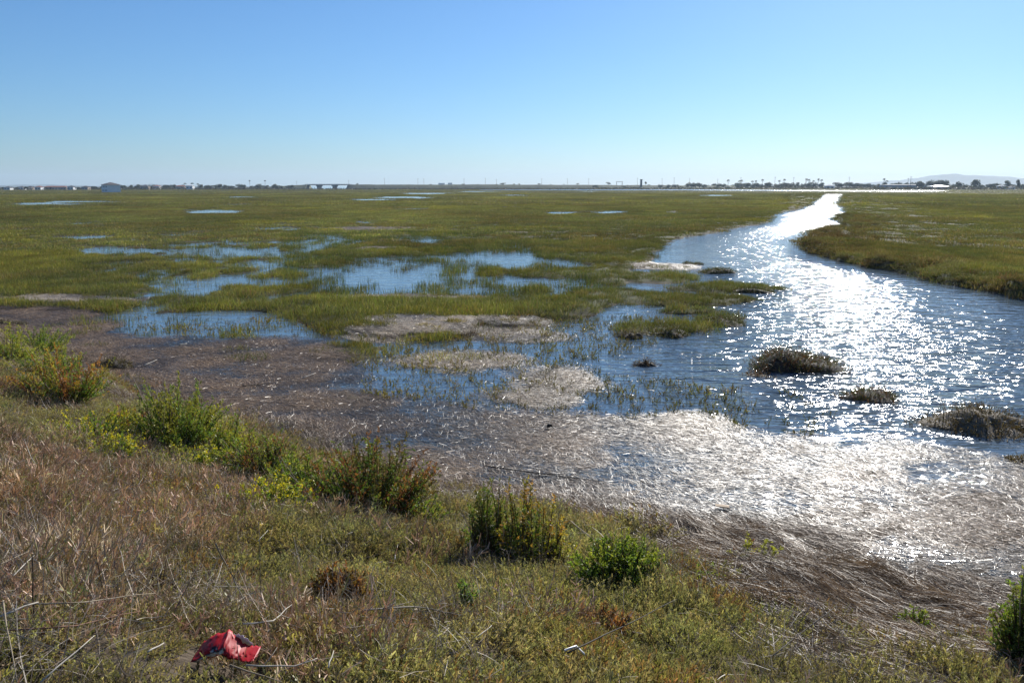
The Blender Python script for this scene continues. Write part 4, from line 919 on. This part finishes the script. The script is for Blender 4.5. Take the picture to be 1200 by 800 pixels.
# dark tower and the gantry
r_ = ob('signal_tower', None, loc=far(751.5, 990, .1), label='dark narrow tower, the tallest block on the middle horizon', cat='tower')
gm = Geo(); gm.box(-1.1, 1.1, -1.1, 1.1, 0, 10.4); ob('tower_shaft', gm.mesh('tower_shaft', M_DARKC), r_); gm = Geo(); gm.box(-1.4, 1.4, -1.4, 1.4, 10.4, 11.2); ob('tower_cap', gm.mesh('tower_cap', M_DARKC), r_)
r_ = ob('steel_gantry', None, loc=far(726, 990, .1), label='steel gantry with two legs and a cross beam left of the dark tower', cat='gantry')
for x_ in (-3.4, 3.4):
    gm = Geo()
    gm.tube([(-.8, 0, 0), (0, 0, 8.6)], .16, 5); gm.tube([(.8, 0, 0), (0, 0, 8.6)], .16, 5)
    for z in (2, 4, 6): gm.box(-.5+z*.04, .5-z*.04, -.08, .08, z, z+.15)
    o_ = ob('gantry_leg', gm.mesh('gantry_leg', M_POLE), r_); o_.location.x = x_
gm = Geo(); gm.box(-4.2, 4.2, -.25, .25, 8.2, 8.7); ob('cross_beam', gm.mesh('cross_beam', M_POLE), r_)
for u_, w_, h_, lb in ((518, 9, 8.5, 'left of two faint pale blocks far behind the embankment'), (528, 6, 9.2, 'right of two faint pale blocks far behind the embankment')):
    house(u_, 2300, w_*2, 14, h_*1.25, .2, M_WALL, M_CONC, lb, 'far_block', (5, 2), cat='building')

# trees
def tree_meshes(seed, kind):
    g = np.random.default_rng(seed)
    if kind == 'palm':
        gm = Geo(); gm.tube([(0, 0, 0), (.15, 0, 4), (.1, 0, 8.6)], [.28, .2, .18], 6); t = gm.mesh('trunk', M_TRUNK)
        n = 46; q = g.uniform(0, 6.28, n); D = np.stack([np.cos(q), np.sin(q), g.uniform(-.5, 1.1, n)], -1); c = np.array([(.05, .065, .02)])*g.uniform(.7, 1.3, (n, 1))
        v, f, cc = ribbons(np.tile((.1, 0, 8.6), (n, 1)), D, g.uniform(1.5, 2.3, n), np.full(n, .42), c, c, .1, 3, droop=.45, g=g); return t, mesh_np('crown', v, f, M_CROWN, cc)
    gm = Geo(); th = g.uniform(.2, .32); tips = []
    gm.tube([(0, 0, 0), (.05, 0, th*.6), (0, .03, th*1.6)], [.05, .04, .025], 6)
    for k in range(5):
        a = g.uniform(0, 6.28); e = (math.cos(a)*.25, math.sin(a)*.25, g.uniform(.5, .85)); tips.append(e); gm.tube([(0, .0, th), ((e[0])*.5, e[1]*.5, (e[2]+th)*.5), e], [.025, .018, .008], 4)
    t = gm.mesh('trunk', M_TRUNK)
    lob = np.array([(g.uniform(-.35, .35), g.uniform(-.3, .3), g.uniform(.45, .85), g.uniform(.14, .27)) for k in range(9)])
    n = 620; k = g.integers(0, 9, n); dv = unit(g.normal(size=(n, 3))); r = g.uniform(.5, 1.05, n)**.6
    P = lob[k, :3]+dv*(lob[k, 3]*r)[:, None]*np.array([1.1, 1.1, .8]); P[:, 2] = np.maximum(P[:, 2], .12)
    c = np.array([(.055, .07, .025), (.08, .085, .03), (.04, .05, .02)])[g.integers(0, 3, 9)][k]*g.uniform(.7, 1.3, (n, 1))
    v, f, cc = ribbons(P, g.normal(size=(n, 3)), np.full(n, .085), np.full(n, .06), c, c, .1, 1, taper=.6, g=g); return t, mesh_np('crown', v, f, M_CROWN, cc)
TM = [tree_meshes(200+k, 'tree') for k in range(6)]; PM = [tree_meshes(300+k, 'palm') for k in range(2)]
def tree(u, D, h_, asp, label, group, base=.1, kind='tree', k=None):
    t, c = (TM if kind == 'tree' else PM)[(k if k is not None else random.randrange(6)) % (6 if kind == 'tree' else 2)]
    r_ = ob('palm_tree' if kind == 'palm' else 'broadleaf_tree', None, loc=far(u, D, base), label=label, cat='palm tree' if kind == 'palm' else 'tree', group=group)
    ob('trunk', t, r_); ob('crown', c, r_)
    if kind == 'palm': r_.scale = (.9, .9, h_/10)
    else: r_.scale = (h_*asp, h_*asp, h_)
    r_.rotation_euler.z = random.uniform(0, 6.28); return r_
def row(u0, u1, n, D, lo, hi, label, group, base=.1, asp=(.9, 1.6)):
    for k in range(n):
        u = u0+(u1-u0)*(k+random.random())/n; tree(u, D*random.uniform(.97, 1.05), random.uniform(lo, hi), random.uniform(*asp), label, group, base)
row(-10, 45, 14, 850, 2.4, 4.2, 'low dark tree between the left edge and the long terracotta roof', 'trees left of the terracotta roof')
row(46, 86, 9, 850, 2.4, 3.8, 'low dark tree beside the long terracotta roof', 'trees by the terracotta roof')
row(87, 120, 8, 850, 2.6, 4.2, 'low dark tree between the terracotta roof and the two storey pale house', 'trees left of the two storey house')
row(141, 172, 8, 930, 4.0, 6.0, 'dark tree next right of the two storey pale house', 'trees right of the two storey house')
row(174, 214, 10, 930, 4.0, 6.2, 'dark tree around the tan and red roofed houses', 'trees by the red roofed houses')
row(234, 290, 13, 930, 4.4, 6.6, 'dark tree between the left palms and the poles with nesting boxes', 'trees right of the left palms')
row(295, 345, 12, 930, 4.0, 6.4, 'dark tree between the poles with nesting boxes and the bridge', 'trees left of the bridge')
row(560, 680, 8, 1004, 1.2, 2.4, 'dark shrub like tree on top of the long road embankment', 'small trees on the embankment', 4.6, (1.2, 2.2))
for u_, h_, a_, lb in ((419, 2.6, 1.1, 'lone small tree on the embankment just right of the bridge'), (505, 1.6, 2.2, 'low flat tree left of centre on the embankment'), (377, 1.6, 2.6, 'bush like tree above the bridge deck'), (543, 2.0, 2.0, 'low tree on the embankment before its dense clump'),
                       (590, 3.0, 2.2, 'broadest dark tree on the embankment'), (713, 3.6, 1.5, 'dark round tree left of the steel gantry'), (757, 4.2, .9, 'small tree touching the right side of the dark tower')):
    tree(u_, 1003, h_, a_, lb, None, 4.4)
row(695, 748, 8, 985, 3.2, 5.0, 'low dark tree about the steel gantry, left of the dark tower', 'trees left of the dark tower')
row(758, 803, 8, 985, 3.4, 5.6, 'dark tree between the dark tower and the clump of taller trees', 'trees right of the dark tower')
row(824, 860, 8, 985, 4.0, 6.4, 'dark tree between the clump of taller trees and the first palms', 'trees before the first palms')
row(805, 822, 4, 960, 6.6, 7.8, 'taller tree in the clump right of the dark tower', 'clump of taller trees right of the tower')
row(861, 905, 12, 930, 5.0, 8.0, 'dark tree in the strip under the left cluster of palms', 'trees under the left palms')
row(906, 966, 15, 930, 5.0, 8.2, 'dark tree in the strip under the middle palms, left of the low bright roofed building', 'trees under the middle palms')
row(978, 1030, 14, 930, 5.0, 8.0, 'dark tree between the low bright roofed building and the grey warehouse', 'trees left of the warehouse')
row(1030, 1100, 12, 860, 5.5, 7.4, 'dark tree behind the long grey warehouse', 'trees behind the warehouse')
row(1088, 1108, 4, 800, 7.5, 8.8, 'tree of the tall clump behind the shining shed', 'tall clump behind the shining shed')
row(1104, 1215, 24, 760, 3.6, 5.8, 'dark tree in the strip along the right end of the horizon', 'trees at the right end of the horizon')
for u_, h_, a_, lb in ((1143, 9.6, 1.0, 'tallest round tree on the horizon, right of the shining shed'), (1079, 8.2, 1.0, 'rounded tree rising left of the tall clump'), (1124, 7.0, .9, 'small round tree between the shed and the tallest tree'), (1181, 8.0, .8, 'round tree near the right edge of the horizon'), (1193, 8.6, .6, 'narrow dark tree at the right edge of the horizon')):
    tree(u_, 740, h_, a_, lb, None)
for u_, D_, h_ in ((217, 880, 7.6), (225.5, 880, 8.0), (232, 880, 7.2)): tree(u_, D_, h_, 1, 'palm beside the bright white gabled house', 'palms by the white gabled house', .1, 'palm')
for u_ in (853, 866, 869, 881, 885, 893, 914, 918, 946, 949, 954, 958, 963, 1035, 1038): tree(u_+random.uniform(-1, 1), 900, random.uniform(9.5, 12.5), 1, 'thin palm rising above the strip of trees on the right', 'palms above the right trees', .1, 'palm')
# shrubs that close the foot of the far shore
n = 15000; g = np.random.default_rng(9); u_ = g.uniform(-60, 1260, n); D_ = g.uniform(820, 1000, n); D_ = np.where(u_ > 1020, D_-150, D_)
hh = (1.4+1.0*(fbm(u_/14, D_*0, 15, 3)))*np.where((u_ > 330) & (u_ < 700), .35, 1)*np.where(u_ > 850, 1.5, 1)*np.where(u_ < 120, .8, 1); hh = np.maximum(hh, .15)
P = np.stack([(u_-600)/959.5*D_, D_, .1+hh*g.uniform(0, 1, n)], -1); c = np.array([(.05, .06, .025), (.09, .08, .035), (.10, .07, .045)])[g.integers(0, 3, n)]*g.uniform(.7, 1.3, (n, 1))
v, f, cc = ribbons(P, g.normal(size=(n, 3))*np.array([2.5, 1, .6]), np.full(n, 2.0), np.full(n, .7), c, c, .1, 1, taper=.6, g=g)
ob('distant_shrubs', mesh_np('distant_shrubs', v, f, M_CROWN, cc), label='dark band of shrubs along the far shore', kind='stuff')

# hills
def hill(name, prof, D, label, depth=900):
    us = np.linspace(prof[0][0], prof[-1][0], 120); hs_ = np.interp(us, [p[0] for p in prof], [p[1] for p in prof]); V = []; n = len(us)
    hs_ = hs_+.22*fbm(us/6, us*0, 3, 4)*np.minimum(hs_, 1.5)
    ks = [-1, -.6, -.3, -.1, 0, .15, .5, 1]
    for u, hp in zip(us, hs_):
        for k in ks:
            y = D+k*depth; zt = (hp*D/959.5+CAM_H)*(1-abs(k)**1.3); zt = zt*(1+.18*float(fbm(np.array([u/9.]), np.array([k*3.]), 7, 3)[0])*(abs(k) > .05)); V.append(((u-600)/959.5*D, y, max(zt, 0)-1))
    m_ = len(ks); F = [(i*m_+j, (i+1)*m_+j, (i+1)*m_+j+1, i*m_+j+1) for i in range(n-1) for j in range(m_-1)]
    ob(name, mesh_np(name, np.array(V), np.array(F), M_HILL, smooth=True), label=label, kind='structure')
hill('hill', [(1000, 0), (1020, 2.6), (1040, 4.6), (1062, 5.6), (1085, 9), (1100, 12), (1108, 12.6), (1120, 12), (1140, 10.8), (1165, 9.6), (1200, 7.8), (1300, 4), (1400, 0)], 5400, 'long pale blue hill on the right horizon')
hill('hill', [(155, 0), (165, 2.0), (172, 1.8), (180, 2.6), (190, 1.8), (215, 0)], 6000, 'faint blue hills behind the left trees', 500)
hill('hill', [(420, 0), (445, 1.4), (470, 1.6), (500, .8), (540, 0)], 6000, 'faint blue hills behind the embankment', 500)
hill('hill', [(-20, 0), (10, 1.4), (60, 1.8), (85, .9), (120, 0)], 6000, 'faint blue hills at the left end of the horizon', 500)

# ================================================================ air
bm = Geo(); bm.box(-7200, 7200, -7200, 7200, -1.9, 100)
hm, nt, out = mat('marsh_air'); pv = nt.nodes.new('ShaderNodeVolumePrincipled'); pv.inputs['Color'].default_value = (.62, .80, 1.0, 1)
pv.inputs['Density'].default_value = .00012; pv.inputs['Anisotropy'].default_value = .25; nt.links.new(pv.outputs[0], out.inputs['Volume'])
ob('haze', bm.mesh('haze', hm), label='thin blue haze over the marsh', kind='stuff')
